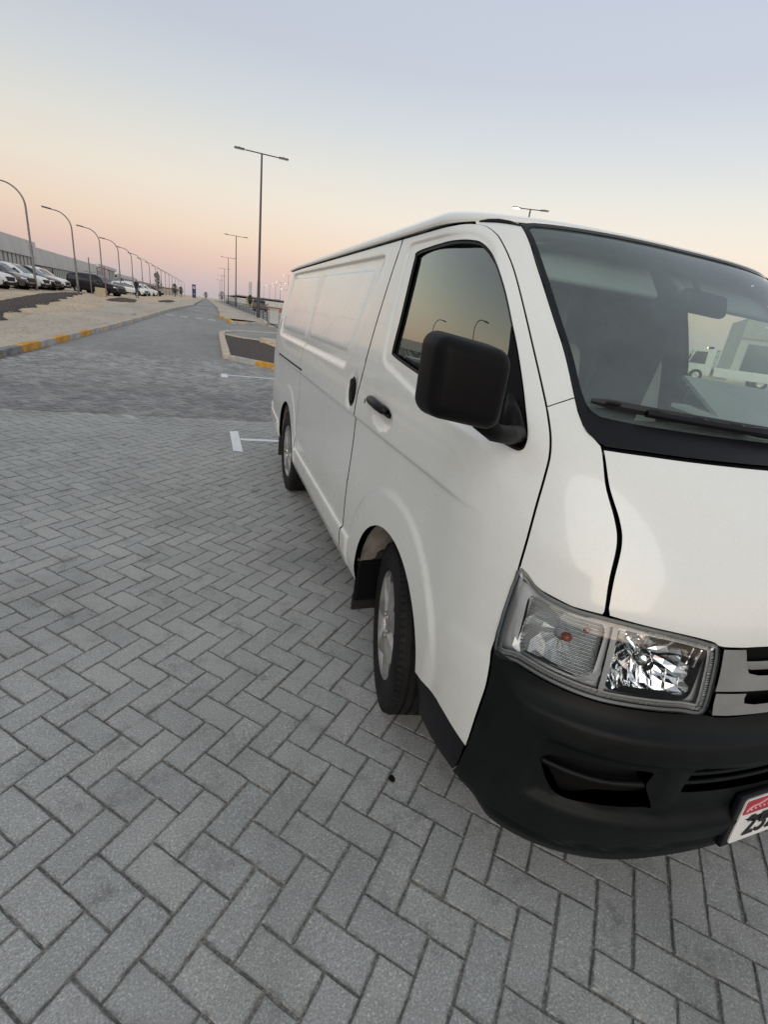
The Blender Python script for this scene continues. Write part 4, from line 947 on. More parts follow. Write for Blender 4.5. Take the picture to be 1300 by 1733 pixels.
# wheel wells, mud flaps, underbody
for s in (-1, 1):
    for yc in (.03, 2.56):
        V, Fc = [], []; n = 26; xs_ = (-.825, -.80, -.74, -.70, -.40)
        for i in range(n + 1):
            a = math.radians(-8 + 196 * i / n)
            for x, r in zip(xs_, (.372, .392, .40, .43, .43)): V.append((s * -x * -1 if s > 0 else x, yc + r * math.cos(a), .385 + r * math.sin(a)))
        m_ = len(xs_)
        for i in range(n):
            for k in range(m_ - 1): Fc.append((i * m_ + k, i * m_ + k + 1, (i + 1) * m_ + k + 1, (i + 1) * m_ + k))
        wl_ = pyd('wheel_well', V if s < 0 else [(abs(v[0]), v[1], v[2]) for v in V], Fc, 'liner_dust', van, True)
        mb = MB(); mb.prism([(yc + .43 * math.cos(a), .385 + .43 * math.sin(a)) for a in np.linspace(math.radians(-8), math.radians(188), 20)], s * .40, s * .41, 'YZ'); mb.build('well_wall', 'underbody', wl_)
    mb = MB(); mb.box((s * .735, .405, .335), (.20, .03, .21), rot=None, bev=.012); o = mb.build('mud_flap', 'black_plastic', van)
    mb = MB(); mb.box((s * .74, .43, .205), (.185, .012, .09), bev=.004); mb.build('flap_skirt', 'rubber', o)
    mb = MB(); mb.box((s * .735, 2.985, .33), (.22, .012, .30), bev=.004); mb.build('mud_flap', 'rubber', van)
mb = MB(); mb.box((0, 1.4, .40), (.78, 4.3, .10)); mb.build('chassis', 'underbody', van)
mb = MB(); mb.box((0, 1.3, .44), (1.60, 1.75, .06)); mb.box((0, 3.3, .44), (1.60, .7, .06)); mb.box((0, -.58, .40), (1.5, .40, .12)); mb.build('floor_pan', 'underbody', van)
for s in (-1, 1):
    mb = MB(); mb.tube([(s * .70, 0, .34), (s * .1, 0, .36)], .03, 8); mb.tube([(s * .70, 2.57, .34), (0, 2.57, .34)], .05, 8); mb.build('axle', 'underbody', van)

# door handles
for s in (0, 1):
    def P3(y, z, off):
        p = PS(np.array([u_of(y, z)]), np.array([z]), off, False)[0][0]; return Vector((-p[0] if s else p[0], p[1], p[2]))
    mb = MB(); mb.tube([P3(.445, 1.168, .002), P3(.435, 1.168, .014), P3(.40, 1.167, .018), P3(.33, 1.163, .019), P3(.265, 1.158, .016), P3(.25, 1.157, .002)], [.013, .017, .019, .019, .016, .012], 10)
    mb.build('door_handle', 'black_trim', fd[s], True)
    hp = rounded([(.47, 1.195), (.24, 1.185), (.225, 1.135), (.455, 1.142)], .02)
    mk_panel('handle_plate', panel_data(yz(dens(hp, .03)), res=.03, off=-.004, disp=False, rim=.006), 'black_trim', fd[s], flip=bool(s))
    mk_panel('key_hole', panel_data(yz([(.535 + .009 * math.cos(a), 1.145 + .009 * math.sin(a)) for a in np.linspace(0, 2 * PI, 13)[:-1]]), res=.02, off=.003, disp=False, rim=.004), 'lamp_grey', fd[s], flip=bool(s))
    sp = [(.775 + .045 * math.cos(a) + .022 * math.sin(a), 1.15 + .068 * math.sin(a)) for a in np.linspace(0, 2 * PI, 25)[:-1]]
    hr = mk_panel('door_handle', panel_data(yz(sp), res=.02, off=-.006, disp=False, rim=.01), 'black_trim', sdr[s], flip=bool(s))
    mb = MB(); mb.tube([P3(.80, 1.20, -.008), P3(.80, 1.19, -.004), P3(.77, 1.15, -.003), P3(.75, 1.11, -.004), P3(.75, 1.10, -.008)], .009, 8); mb.build('handle_grip', 'black_trim', hr, True)

# side mirrors
for s in (-1, 1):
    mr_ = empty('side_mirror'); mr_.parent = van
    if s > 0: tag(mr_, 'mirror on the driver side of the van')
    mb = MB(); mb.box((0, 0, 0), (.166, .125, .163), bev=.032, seg=6)
    for v in mb.bm.verts:   # back of the shell is domed, outer lower edge tapers
        t = (v.co.y + .0675) / .135
        k = 1 - .13 * (1 - t) ** 2; v.co.x *= k; v.co.z *= k
        v.co.z += .012 * (v.co.x / .096) * -s * -1
        v.co.x += .012 * (v.co.z / .09) * (-s) * 0
    o = mb.build('mirror_shell', 'black_plastic', mr_, True); o.location = (s * 1.002, -.575, 1.379); o.rotation_euler = (0, 0, s * .16)
    mb = MB(); mb.box((0, 0, 0), (.12, .006, .118), bev=.002); g_ = mb.build('mirror_glass', 'chrome', mr_); g_.location = (s * 1.0, -.512, 1.377); g_.rotation_euler = (0, 0, s * .16)
    mb = MB(); mb.tube([(s * .785, -.485, 1.262), (s * .84, -.53, 1.268), (s * .90, -.57, 1.280), (s * .95, -.58, 1.31)], [.024, .022, .020, .022], 10); mb.build('mirror_arm', 'black_plastic', mr_, True)
    mb = MB(); mb.tube([(s * .76, -.455, 1.235), (s * .785, -.485, 1.255), (s * .79, -.46, 1.30), (s * .765, -.40, 1.34)], [.012, .028, .022, .008], 10); mb.build('mirror_base', 'black_plastic', mr_, True)

# wipers
def onws(u, z, off): return Vector(PS(np.array([u]), np.array([z]), off, False)[0][0])
for (u0, u1, zb, zt) in ((.765, 1.50, 1.346, 1.318), (1.62, 2.36, 1.352, 1.322)):
    wp = empty('wiper'); wp.parent = van
    us = np.linspace(u0, u1, 14); mb = MB(); mb.tube([onws(u, zb + (zt - zb) * t, .018) for t, u in zip(np.linspace(0, 1, 14), us)], [.006] + [.012] * 12 + [.006], 6); mb.build('wiper_blade', 'rubber', wp)
    mb = MB(); mb.tube([onws(u, zb + (zt - zb) * t - .010, .026) for t, u in zip(np.linspace(.2, 1, 10), np.linspace(u0 + .15, u1 + .02, 10))], [.009] * 5 + [.013] * 4 + [.017], 6); mb.build('wiper_arm', 'black_trim', wp)
    for t in (.08, .25, .42, .58, .75, .92):
        u = u0 + (u1 - u0) * t; z = zb + (zt - zb) * t; mb = MB(); mb.tube([onws(u - .02, z - .003, .026), onws(u, z - .006, .032), onws(u + .02, z - .003, .026)], .0045, 6); mb.build('blade_clip', 'black_trim', wp)
    mb = MB(); mb.lathe([(0, .022), (.02, .020), (.028, .012), (.03, .0005)], 'Z', 14); o = mb.build('wiper_pivot', 'black_trim', wp, True); o.location = onws(u1 + .03, 1.285, .0); o.rotation_euler = (-.6, 0, 0)

# number plate
plate = empty('number_plate', (0.0, -.994, .420)); plate.parent = van; plate.rotation_euler = (math.radians(-3), 0, 0)
mb = MB(); mb.box((0, .010, 0), (.52, .014, .172), bev=.004); mb.build('plate_frame', 'black_trim', plate)
mb = MB(); mb.prism(rounded([(-.242, -.074), (.242, -.074), (.242, .076), (-.242, .076)], .014, 4), .0025, -.0005, 'XZ'); mb.build('plate_sheet', 'plate_white', plate)
mb = MB(); mb.prism(rounded([(-.237, .024), (.237, .024), (.237, .071), (-.237, .071)], .008, 4), -.0008, -.0014, 'XZ'); mb.build('red_band', 'plate_red', plate)
def text(body, size, loc, mat, parent, name, rot=(PI / 2, 0, 0), sx=1., bold=0):
    cu = bpy.data.curves.new(name, 'FONT'); cu.body = body; cu.size = size; cu.extrude = .0004; cu.offset = bold; cu.align_x = 'LEFT'
    to = bpy.data.objects.new(name, cu); COL.objects.link(to)
    dg = bpy.context.evaluated_depsgraph_get(); me = bpy.data.meshes.new_from_object(to.evaluated_get(dg)); bpy.data.objects.remove(to)
    o = link(name, me, mat, parent); me.materials.clear(); me.materials.append(MATS[mat]); o.location = loc; o.rotation_euler = rot; o.scale = (sx, 1, 1); return o
text('252', .096, (-.205, -.003, -.052), 'ink', plate, 'plate_number', sx=.92, bold=.0012)
mb = MB()   # the script on the red band: flowing strokes and dots
sc = [(-0.225, .034), (-0.218, .044), (-0.205, .050), (-0.190, .051), (-0.180, .053), (-0.170, .056), (-0.158, .062)]
mb.tube([(a, -.0018, b) for a, b in sc], .0016, 5); mb.tube([(-0.150, -.0018, .040), (-0.140, -.0018, .048), (-0.125, -.0018, .046), (-0.110, -.0018, .054), (-0.095, -.0018, .048), (-0.070, -.0018, .050)], .0016, 5)
for a, b in ((-0.212, .037), (-0.198, .039), (-0.182, .041), (-0.166, .040), (-0.130, .036), (-0.100, .038)): mb.tube([(a, -.0018, b), (a + .004, -.0018, b + .003)], .0022, 5)
mb.build('plate_script', 'plate_pink', plate)

# ---- cabin
mb = MB(); mb.prism([(-.50, 1.02), (-.54, 1.25), (-.45, 1.288), (-.30, 1.282), (-.22, 1.22), (-.20, 1.0)], -.56, .56, 'YZ'); mb.prism([(-.30, 1.02), (-.36, 1.25), (-.30, 1.275), (-.22, 1.22), (-.20, 1.0)], -.70, .70, 'YZ'); mb.build('dashboard', 'dash_plastic', van)
mb = MB(); mb.prism([(-.40, 1.26), (-.36, 1.345), (-.24, 1.335), (-.20, 1.22)], .18, .58, 'YZ'); bmesh.ops.bevel(mb.bm, geom=list(mb.bm.edges), offset=.02, segments=3, affect='EDGES'); mb.build('instrument_hood', 'dash_plastic', van, True, 40)
def seat(x, wd, name='seat', mt='seat_fabric'):
    st = empty(name); st.parent = van
    mb = MB(); mb.box((x, .12, .86), (wd, .48, .16), bev=.05, seg=4); mb.build('cushion', mt, st, True)
    mb = MB(); mb.box((0, 0, .30), (wd, .15, .62), bev=.06, seg=4)
    for v in mb.bm.verts: v.co.x *= 1 - .22 * max(0, (v.co.z - .1) / .5)
    o = mb.build('backrest', mt, st, True); o.location = (x, .36, .88); o.rotation_euler = (-.18, 0, 0)
    mb = MB(); mb.box((x, .52, 1.60), (wd * .48, .10, .19), bev=.045, seg=4); mb.build('headrest', mt, st, True)
    return st
seat(-.44, .46); seat(-.02, .36); seat(.44, .46)
mb = MB(); mb.lathe([(0, .185), (.012, .195), (0, .205), (-.012, .195)], 'Z', 40, close=True); mb.tube([(-.18, 0, -.02), (0, 0, -.05), (.18, 0, -.02)], .016, 8); mb.tube([(0, 0, -.05), (0, -.18, -.02)], .016, 8); mb.lathe([(-.07, .05), (-.03, .06), (-.02, .0005)], 'Z', 16)
o = mb.build('steering_wheel', 'black_trim', van, True, 50); o.location = (.42, -.13, 1.245); o.rotation_euler = (math.radians(40), 0, 0)
mb = MB(); mb.tube([(.40, -.12, 1.28), (.40, -.36, 1.12)], .035, 10); mb.build('steering_column', 'black_trim', van)
hlz = []
V, Fc = [], []; yy_ = np.linspace(-.02, .80, 8)
for y in yy_:
    hw = -float(S(u_of(y, 1.73), 1.73)[0]) - .05
    for t in np.linspace(-1, 1, 13): V.append((t * hw, y, 1.775 - .05 * t ** 4 + .012 * (y > .05)))
for i in range(7):
    for k in range(12): Fc.append((i * 13 + k, i * 13 + k + 1, (i + 1) * 13 + k + 1, (i + 1) * 13 + k))
pyd('headliner', V, Fc, 'headliner', van, True)
zb_ = np.linspace(.50, 1.80, 12); mb = MB(); mb.prism([(-(float(Wz(z)) - .05), z) for z in zb_] + [(float(Wz(z)) - .05, z) for z in zb_[::-1]], .85, .87, 'XZ'); mb.build('bulkhead', 'headliner', van)
for s in (-1, 1):
    mb = MB(); mb.box((0, 0, 0), (.58, .020, .165), bev=.0095, seg=3)
    for v in mb.bm.verts:
        if v.co.z < 0: v.co.x *= .90
    o = mb.build('sun_visor', 'visor_grey', van, True); o.location = (s * .335, -.015, 1.700); o.rotation_euler = (math.radians(-52), 0, s * .10)
mb = MB(); mb.box((0, 0, 0), (.24, .035, .072), bev=.016, seg=3); o = mb.build('rear_view_mirror', 'black_trim', van, True); o.location = (.10, -.13, 1.655); o.rotation_euler = (-.25, 0, .15)
mb = MB(); mb.tube([(.10, -.11, 1.66), (.08, -.06, 1.765)], .010, 8); mb.build('mirror_stalk', 'black_trim', van)
for k, (x, y, rz, wd, ln) in enumerate(((.04, -.44, .25, .36, .25), (.14, -.40, -.1, .40, .27), (-.06, -.43, .5, .30, .2))):
    mb = MB(); mb.box((0, 0, 0), (wd, ln, .010)); o = mb.build('paper_sheaf', 'paper'); o.parent = None; o.location = (x, y, 1.306 + .011 * k); o.rotation_euler = (.06 + .05 * k, .03 * k, rz)
    if k == 1: o.location.z = 1.352; o.rotation_euler = (.50, .04, rz)
    tag(o, ('folded white papers lying lowest on the van dashboard', 'open newspaper on top of the papers on the dashboard', 'sheet of paper angled across the dashboard papers')[(0, 2, 1)[k]], 'papers')
# dark jacket hanging behind the seats, seat belts
mb = MB(); mb.box((0, 0, 0), (.24, .10, .52), bev=.05, seg=4)
for v in mb.bm.verts:
    v.co.x *= 1 + .4 * (v.co.z < 0); v.co.x += .05 * math.sin(v.co.z * 9); v.co.y += .02 * math.sin(v.co.x * 22 + v.co.z * 9)
o = mb.build('jacket', 'dark_fabric', None, True); o.location = (.30, .30, 1.43); tag(o, 'dark jacket hanging over the driver seat inside the van', 'jacket')
for x0, x1 in ((.60, .50), (-.62, -.45)):
    mb = MB(); mb.tube([(x0, .60, 1.60), ((x0 + x1) / 2, .50, 1.3), (x1, .46, .95)], .018, 4); o = mb.build('seat_belt', 'dark_fabric', van)
# inner trim of the doors and pillars
for s in (0, 1):
    mk_panel('door_trim', panel_data(yz(dens([(-.20, .80), (.645, .80), (.645, 1.22), (.40, 1.315), (.05, 1.275), (-.26, 1.225)], .05)), res=.05, off=-.05, disp=False, rim=0), 'headliner', van, flip=bool(s))
    mk_panel('b_pillar', panel_data(yz([(.44, 1.32), (.50, 1.60), (.56, 1.765), (.86, 1.765), (.86, 1.32)]), res=.05, off=-.03, disp=False, rim=0), 'headliner', van, flip=bool(s))
    mk_panel('pillar_trim', panel_data([(.628, 1.34), (.63, 1.6), (.60, 1.74), (.60, 1.775), (.755, 1.775), (.765, 1.6), (.765, 1.45), (.745, 1.34)], res=.04, off=-.03, disp=False, rim=0), 'headliner', van, flip=bool(s))

# ================================================================ STREET FURNITURE
def curve_lamp(loc, label, lit=False, h=5.95, arm=1.35, rz=0., group='curved single-arm street lamps along the left car park'):
    r = empty('street_lamp', loc, rz); tag(r, label, 'street lamp', group)
    mb = MB(); mb.box((0, 0, .02), (.34, .34, .04), bev=.008); mb.build('base_plate', 'galv_steel', r)
    mb = MB(); mb.tube([(0, 0, .03), (0, 0, .25), (0, 0, 2.6), (0, 0, 2.66)], [.085, .075, .075, .052], 12); mb.build('lower_pole', 'galv_steel', r, True, 40)
    pts = [(0, 0, 2.6), (0, 0, h - 1.25)]
    for k in range(1, 11):
        a = PI / 2 * k / 10; pts.append((-(arm * .82) * (1 - math.cos(a)), 0, h - 1.25 + 1.12 * math.sin(a)))
    pts.append((-arm, 0, h - .10)); mb = MB(); mb.tube(pts, [.055, .052] + [.050 - .0012 * k for k in range(11)], 10); mb.build('arm', 'galv_steel', r, True, 40)
    mb = MB(); mb.box((0, 0, 0), (.62, .22, .10), bev=.03, seg=2)
    for v in mb.bm.verts: v.co.y *= 1 - .35 * (v.co.x < -.1)
    o = mb.build('lamp_head', 'lamp_head', r, True, 40); o.location = (-arm - .2, 0, h - .07); o.rotation_euler = (0, .10, 0)
    mb = MB(); mb.box((-.04, 0, -.036), (.30, .12, .012)); d = mb.build('diffuser', 'lamp_lit' if lit else 'sign_white', o)
    return r
ys = [15.3, 26.0, 36.7, 47.4, 58.1, 68.8, 79.5, 90.2, 101, 112, 123, 134, 145, 156, 170, 186, 204, 224]
nth = ['cut by the left frame edge, first of the row', 'second from the left of the row', 'third from the left of the row', 'fourth from the left of the row', 'fifth from the left of the row', 'sixth from the left of the row', 'seventh from the left of the row', 'eighth from the left of the row', 'ninth from the left of the row', 'tenth from the left of the row', 'eleventh from the left of the row', 'twelfth from the left of the row']
for k, y in enumerate(ys):
    if k < 2: lb = ('curved street lamp mirrored towards the front edge of the van door window', 'curved street lamp mirrored near the rear edge of the van door window')[k]
    elif k - 2 < len(nth): lb = 'curved grey street lamp ' + nth[k - 2]
    else: lb = 'small far curved street lamp near the end of the left row' if k < 14 else ('lit far street lamp nearest the totem sign in the left row', 'second lit far lamp in the left row', 'third lit far lamp in the left row', 'last lit tiny lamp of the left row')[k - 14]
    curve_lamp((-11.35 + .012 * (y - 36) + (-.35 if k < 2 else 0), y, g(y) + .05), lb, lit=k >= 14, rz=random.gauss(0, .03), h=5.85)
curve_lamp((-19.5, 57, g(57) + .12), 'small curved lamp standing in the car park in front of the grey hall', h=5.0, arm=.6, group='lot lamps')
def double_lamp(loc, label, h=9.7, arm=1.35, lit=(0, 0), rz=0., group='tall double-arm street lamps on the right verge', mat='pole_dark'):
    r = empty('street_lamp', loc, rz); tag(r, label, 'street lamp', group)
    mb = MB(); mb.box((0, 0, .05), (.45, .45, .10), bev=.01); mb.build('base_plate', 'kerb_concrete', r)
    mb = MB(); mb.tube([(0, 0, .05), (0, 0, 2.3), (0, 0, 2.45), (0, 0, h)], [.11, .10, .085, .055], 12); mb.build('pole', 'galv_steel' if mat == 'galv' else mat, r, True, 40)
    mb = MB(); mb.tube([(-arm * .75, 0, h + .02), (arm * .75, 0, h + .02)], .032, 8); mb.build('cross_arm', mat, r)
    for s, l in ((-1, lit[0]), (1, lit[1])):
        mb = MB(); mb.box((0, 0, 0), (.62, .24, .08), bev=.03); o = mb.build('lamp_head', 'lamp_head', r, True, 40); o.location = (s * arm, 0, h + .03)
        mb = MB(); mb.box((0, 0, -.045), (.5, .18, .012)); mb.build('diffuser', 'lamp_lit' if l else 'sign_white', o)
        mb = MB(); mb.lathe([(.04, .03), (.09, .025), (.095, .0005)], 'Z', 8); mb.build('sensor', 'lamp_head', o)
    return r
for k, (x, y) in enumerate(((2.02, 35.6), (2.95, 81), (3.6, 124), (4.3, 170), (5.0, 220), (5.6, 275))):
    double_lamp((x, y, g(y) + .06), ('tallest double-arm street lamp, nearest on the right verge', 'second double-arm lamp behind the tallest one', 'third double-arm lamp in the right row', 'fourth double-arm lamp in the right row', 'fifth small double-arm lamp far down the right row', 'last tiny double-arm lamp at the end of the right row')[k])
double_lamp((21.7, 34.8, g(34.8)), 'double-arm street lamp whose lit arm shows just above the van roof', lit=(1, 0), h=10.15, arm=1.05, rz=-.45, group='lamps beyond the van')
for k, (x, y, h) in enumerate(((30, 233, 11), (30, 211, 13), (31, 258, 10.8), (33, 300, 11.5), (36, 360, 12), (25, 180, 6.8))):
    double_lamp((x, y, g(y)), ('lit double lamp far right of the tall pole', 'lit double lamp just left of the rear roof corner of the van', 'lit double lamp far beyond the tall pole', 'distant lit double lamp behind the right hand fence', 'faintest lit double lamp on the right horizon', 'low lit double lamp beside the rear corner of the van')[k], h=h, arm=1.9, lit=(1, 1), group='distant lit lamps')

# posts, box, block
mb = MB(); mb.box((0, 0, .42), (.55, .45, .84), bev=.02); mb.box((0, 0, .87), (.6, .5, .06), bev=.01); o = mb.build('cabinet', 'wall_panel'); o.location = (2.72, 32.5, g(32.5) + .02); tag(o, 'grey electrical cabinet behind the island beside the van', 'cabinet')
for x, y, h, mt, lb in ((-10.4, 43.6, 1.75, 'galv_steel', 'left grey steel post in front of the black off-roader'), (-9.75, 44.6, 2.6, 'galv_steel', 'taller grey signpost in front of the black off-roader'), (-8.05, 40.2, 2.0, 'red_post', 'slim red post in front of the black off-roader')):
    r = empty('post', (x, y, g(y) + .1)); tag(r, lb, 'post')
    mb = MB(); mb.tube([(0, 0, 0), (0, 0, h)], .038, 8); mb.build('shaft', mt, r)
    mb = MB(); mb.box((0, 0, .03), (.24, .24, .06)); mb.build('footing', 'kerb_concrete', r)
    if h > 2.3: mb = MB(); mb.box((0, -.05, h * .62), (.75, .03, .06)); mb.build('crossbar', 'galv_steel', r)
mb = MB(); mb.box((0, 0, .3), (.7, .5, .62), bev=.04); o = mb.build('concrete_block', 'block_beige'); o.location = (-8.55, 41.3, g(41) + .1); o.rotation_euler = (0, 0, .3); tag(o, 'beige concrete block beside the slim red post', 'block')
def road_sign(loc, label, h=3.0):
    r = empty('road_sign', loc); tag(r, label, 'sign'); mb = MB(); mb.tube([(0, 0, 0), (0, 0, h)], .04, 8); mb.build('post', 'galv_steel', r)
    mb = MB(); mb.lathe([(-.02, .45), (.02, .45), (.021, .0005)], 'Y', 20); o = mb.build('disc', 'wall_dark', r); o.location = (0, 0, h); return r
road_sign((-9.3, 99, .5), 'round dark road sign beside the small tree on the left verge', 3.4)
tt = empty('totem_sign', (-6.0, 250, .45)); tt.scale = (.75, .75, .78); tag(tt, 'tall dark blue totem sign far down the road', 'sign')
mb = MB(); mb.box((0, 0, 3.6), (2.1, .5, 7.2), bev=.05); mb.build('pylon', 'sign_blue', tt)
for z, hh_ in ((5.6, 1.2), (2.2, .5)):
    mb = MB(); mb.lathe([(-.27, .55 * hh_), (-.30, .55 * hh_), (-.30, .30 * hh_), (-.27, .30 * hh_)], 'Y', 20, c=(0, 0, z)); mb.build('emblem', 'sign_white', tt)

# fence on the right: posts and bars
fr_ = empty('fence', (2.6, 34, g(34))); tag(fr_, 'dark metal fence along the right edge of the verge', 'fence')
fx = lambda y: 2.65 + (y - 34) * .012
pm = None; pl = None
for k, y in enumerate(np.arange(36, 150, 3.0)):
    if pm is None: mb = MB(); mb.box((0, 0, .45), (.06, .06, .9)); o = mb.build('fence_post', 'pole_dark', fr_); pm = o.data
    else: o = link('fence_post', pm, None, fr_)
    o.location = (fx(y) - 2.6, y - 34, g(y) - g(34))
    if pl is None:
        mb = MB()
        for z in (.2, .4, .6, .8): mb.box((.018, 1.5, z), (.02, 2.98, .06))
        o2 = mb.build('fence_panel', 'wall_dark', fr_); pl = o2.data
    else: o2 = link('fence_panel', pl, None, fr_)
    o2.location = o.location

# ================================================================ PARKED CARS
def make_car(label, paint, loc, rz, kind='suv', group='cars parked nose-out in the left car park', s=1.0):
    r = empty('parked_car', loc, rz); tag(r, label, 'car', group); r.scale = (s, s, s)
    if kind == 'suv': prof = [(-2.30, .55, .95), (-2.28, 1.05, .95), (-2.20, 1.40, .90), (-1.95, 1.62, .84), (-1.2, 1.70, .82), (-.3, 1.71, .81), (.35, 1.66, .80), (.62, 1.56, .78), (.95, 1.32, .80), (1.20, 1.115, .88), (1.6, 1.07, .90), (2.0, .99, .88), (2.22, .88, .82), (2.33, .70, .74), (2.34, .50, .72)]
    elif kind == 'pickup': prof = [(-2.5, .6, .92), (-2.49, 1.08, .92), (-1.2, 1.10, .92), (-1.0, 1.12, .9), (-.9, 1.66, .78), (-.5, 1.76, .77), (.2, 1.76, .76), (.55, 1.62, .76), (.95, 1.25, .82), (1.15, 1.15, .9), (1.7, 1.12, .91), (2.2, 1.05, .88), (2.42, .92, .82), (2.5, .70, .78), (2.5, .5, .76)]
    else: prof = [(-2.55, .6, .99), (-2.54, 1.15, .99), (-2.50, 1.55, .92), (-2.3, 1.80, .86), (-1.5, 1.88, .85), (-.3, 1.88, .84), (.35, 1.84, .82), (.70, 1.66, .80), (1.05, 1.32, .85), (1.2, 1.24, .94), (1.8, 1.20, .95), (2.3, 1.12, .92), (2.48, .98, .86), (2.55, .75, .82), (2.55, .5, .80)]
    wf_ = max(p[2] for p in prof); belt = 1.06 if kind != 'big' else 1.18
    rings = []
    for x, top, wt in prof:
        wl_ = wf_ * (1 if -2 < x < 1.6 else (.97 if x < 0 else (.95 if x < 2.2 else .86)))
        bz = min(belt, top - .02); zb = .30 if -2.2 < x < 2.2 else .42
        rings.append([(0, zb), (wl_ * .93, zb), (wl_, zb + .16), (wl_ * 1.005, (zb + bz) * .55), (wl_ * .985, bz - .02), (min(wt, wl_) * .97 if top - bz > .1 else wl_ * .93, top - .03 if top - bz < .1 else top - .09), (min(wt, wl_) * .84, top - .015), (0, top)])
    nr = len(rings[0]); V, Fc = [], []
    for s_ in (1, -1):
        b0 = len(V)
        for (x, _, _), rg in zip(prof, rings): V += [(x, s_ * a, b) for a, b in rg]
        for i in range(len(prof) - 1):
            for k in range(nr - 1):
                f = (b0 + i * nr + k, b0 + i * nr + k + 1, b0 + (i + 1) * nr + k + 1, b0 + (i + 1) * nr + k); Fc.append(f if s_ > 0 else f[::-1])
        for i in (0, len(prof) - 1): Fc.append(tuple(b0 + i * nr + k for k in range(nr)))
    body = pyd('body', V, Fc, paint, r, True)
    bm = bmesh.new(); bm.from_mesh(body.data); bmesh.ops.remove_doubles(bm, verts=bm.verts, dist=.002); bmesh.ops.recalc_face_normals(bm, faces=bm.faces); bm.to_mesh(body.data); bm.free(); body.data.set_sharp_from_angle(angle=math.radians(38))
    # windows
    cab = [i for i, p in enumerate(prof) if p[1] - belt > .3]; i0, i1 = cab[0], cab[-1]
    for s_ in (1, -1):
        V = []
        idx = list(range(i0 + (1 if kind != 'pickup' else 0), i1 + 2))
        lo_ = []; hi_ = []
        for i in idx:
            x = prof[i][0]; a, b = rings[i][4], rings[i][5]
            if b[1] - a[1] < .1: lo_.append((x, s_ * (a[0] + .006), a[1] + .03)); continue
            lo_.append((x, s_ * (a[0] + .006), a[1] + .03)); hi_.append((x, s_ * (b[0] + .008), b[1] - .03))
        poly = lo_ + hi_[::-1]; o = pyd('side_window', poly, [tuple(range(len(poly)))], 'car_glass', r)
    a, b = i1, i1 + 1
    j0 = [i for i, p in enumerate(prof) if p[0] > .3][0]; j1 = [i for i, p in enumerate(prof) if p[0] > 1.1][0]
    V = []; 
    for i in range(j0, j1 + 1):
        q = rings[i][6]; V += [(prof[i][0] + .012, q[0] * .97, rings[i][7][1] + .006), (prof[i][0] + .012, -q[0] * .97, rings[i][7][1] + .006)]
    pyd('windscreen', V, [(2 * k, 2 * k + 1, 2 * k + 3, 2 * k + 2) for k in range(len(V) // 2 - 1)], 'car_glass', r)
    # face: grille, lamps, lower bumper
    xf = prof[-1][0]; zt = prof[-3][1]
    mb = MB(); mb.box((xf - .03, 0, .70), (.10, 1.05, .26), bev=.03); mb.build('grille', 'black_trim', r)
    mb = MB(); mb.box((xf - .06, 0, .43), (.18, 1.62, .18), bev=.04); mb.build('front_bumper', 'black_plastic', r)
    for s_ in (1, -1):
        mb = MB(); mb.box((0, 0, 0), (.34, .30, .13), bev=.04); o = mb.build('headlight', 'car_lamp', r, True); o.location = (xf - .22, s_ * wf_ * .74, zt - .10); o.rotation_euler = (0, .2, -s_ * .5)
        mb = MB(); mb.box((0, 0, 0), (.14, .24, .14), bev=.03); o = mb.build('fog_light', 'black_trim', r, True); o.location = (xf - .14, s_ * wf_ * .74, .58)
        mb = MB(); mb.box((.75, s_ * (wf_ + .10), belt + .06), (.10, .20, .14), bev=.03); mb.build('side_mirror', paint if kind != 'big' else 'black_trim', r)
        mb = MB(); mb.box((-.1, s_ * wf_ * .985, .33), (2.5, .05, .12), bev=.02); mb.build('sill', 'black_plastic', r)
        for x in (-1.42, 1.42):
            wh = empty('wheel'); wh.parent = r; wh.location = (x, s_ * (wf_ - .10), .36)
            mb = MB(); mb.lathe([(-.11, .22), (-.115, .30), (-.10, .355), (.10, .355), (.115, .30), (.11, .22)], 'Y', 26); mb.build('tyre', 'tyre', wh, True, 40)
            mb = MB(); mb.lathe([(s_ * .09, .23), (s_ * .105, .21), (s_ * .07, .10), (s_ * .09, .05), (s_ * .095, .0005)], 'Y', 20); mb.build('rim', 'wheel_silver', wh, True, 40)
            mb = MB(); mb.lathe([(-.02, .44), (.02, .44), (.021, .36), (-.021, .36)], 'Y', 26, c=(x, s_ * (wf_ - .015), .38)); mb.build('arch_trim', 'black_plastic', r)
    return r
CARZ = lambda y: g(y) + .05
make_car('white off-roader at the left edge of the frame, nose to the road', 'car_white', (-13.55, 33.2, CARZ(33)), -.10, s=.87)
make_car('dark grey off-roader between the two white ones', 'car_grey', (-13.40, 36.3, CARZ(36)), -.10, s=.87)
make_car('white off-roader behind the first curved lamp pole', 'car_white', (-13.35, 39.3, CARZ(39)), -.10, s=.87)
make_car('black car tucked behind the second white off-roader', 'car_black', (-13.35, 42.2, CARZ(42)), -.10, s=.87)
make_car('small white pickup next to the orange car', 'car_white', (-13.6, 45.5, CARZ(45)), -.08, 'pickup', s=.86)
make_car('dark car partly cut by the left frame edge in front', 'car_black', (-13.70, 30.3, CARZ(30)), -.10, s=.87)
make_car('orange car behind the white pickup', 'car_orange', (-14.6, 50.5, CARZ(50)), .05, 'suv', s=.9)
make_car('big black off-roader with a long bonnet beside the red post', 'car_black', (-10.3, 50.3, CARZ(49)), -.40, 'big', s=.86)
make_car('small pale car behind the person on the verge', 'car_white', (-10.6, 74, CARZ(74)), -.3, s=.9)
make_car('white car under the blue shop sign', 'car_white', (-11, 84, CARZ(84)), .1)
make_car('far white car by the small tree', 'car_white', (-11, 92, CARZ(92)), 0)
make_car('far dark car by the small tree', 'car_black', (-11, 104, CARZ(104)), 0)
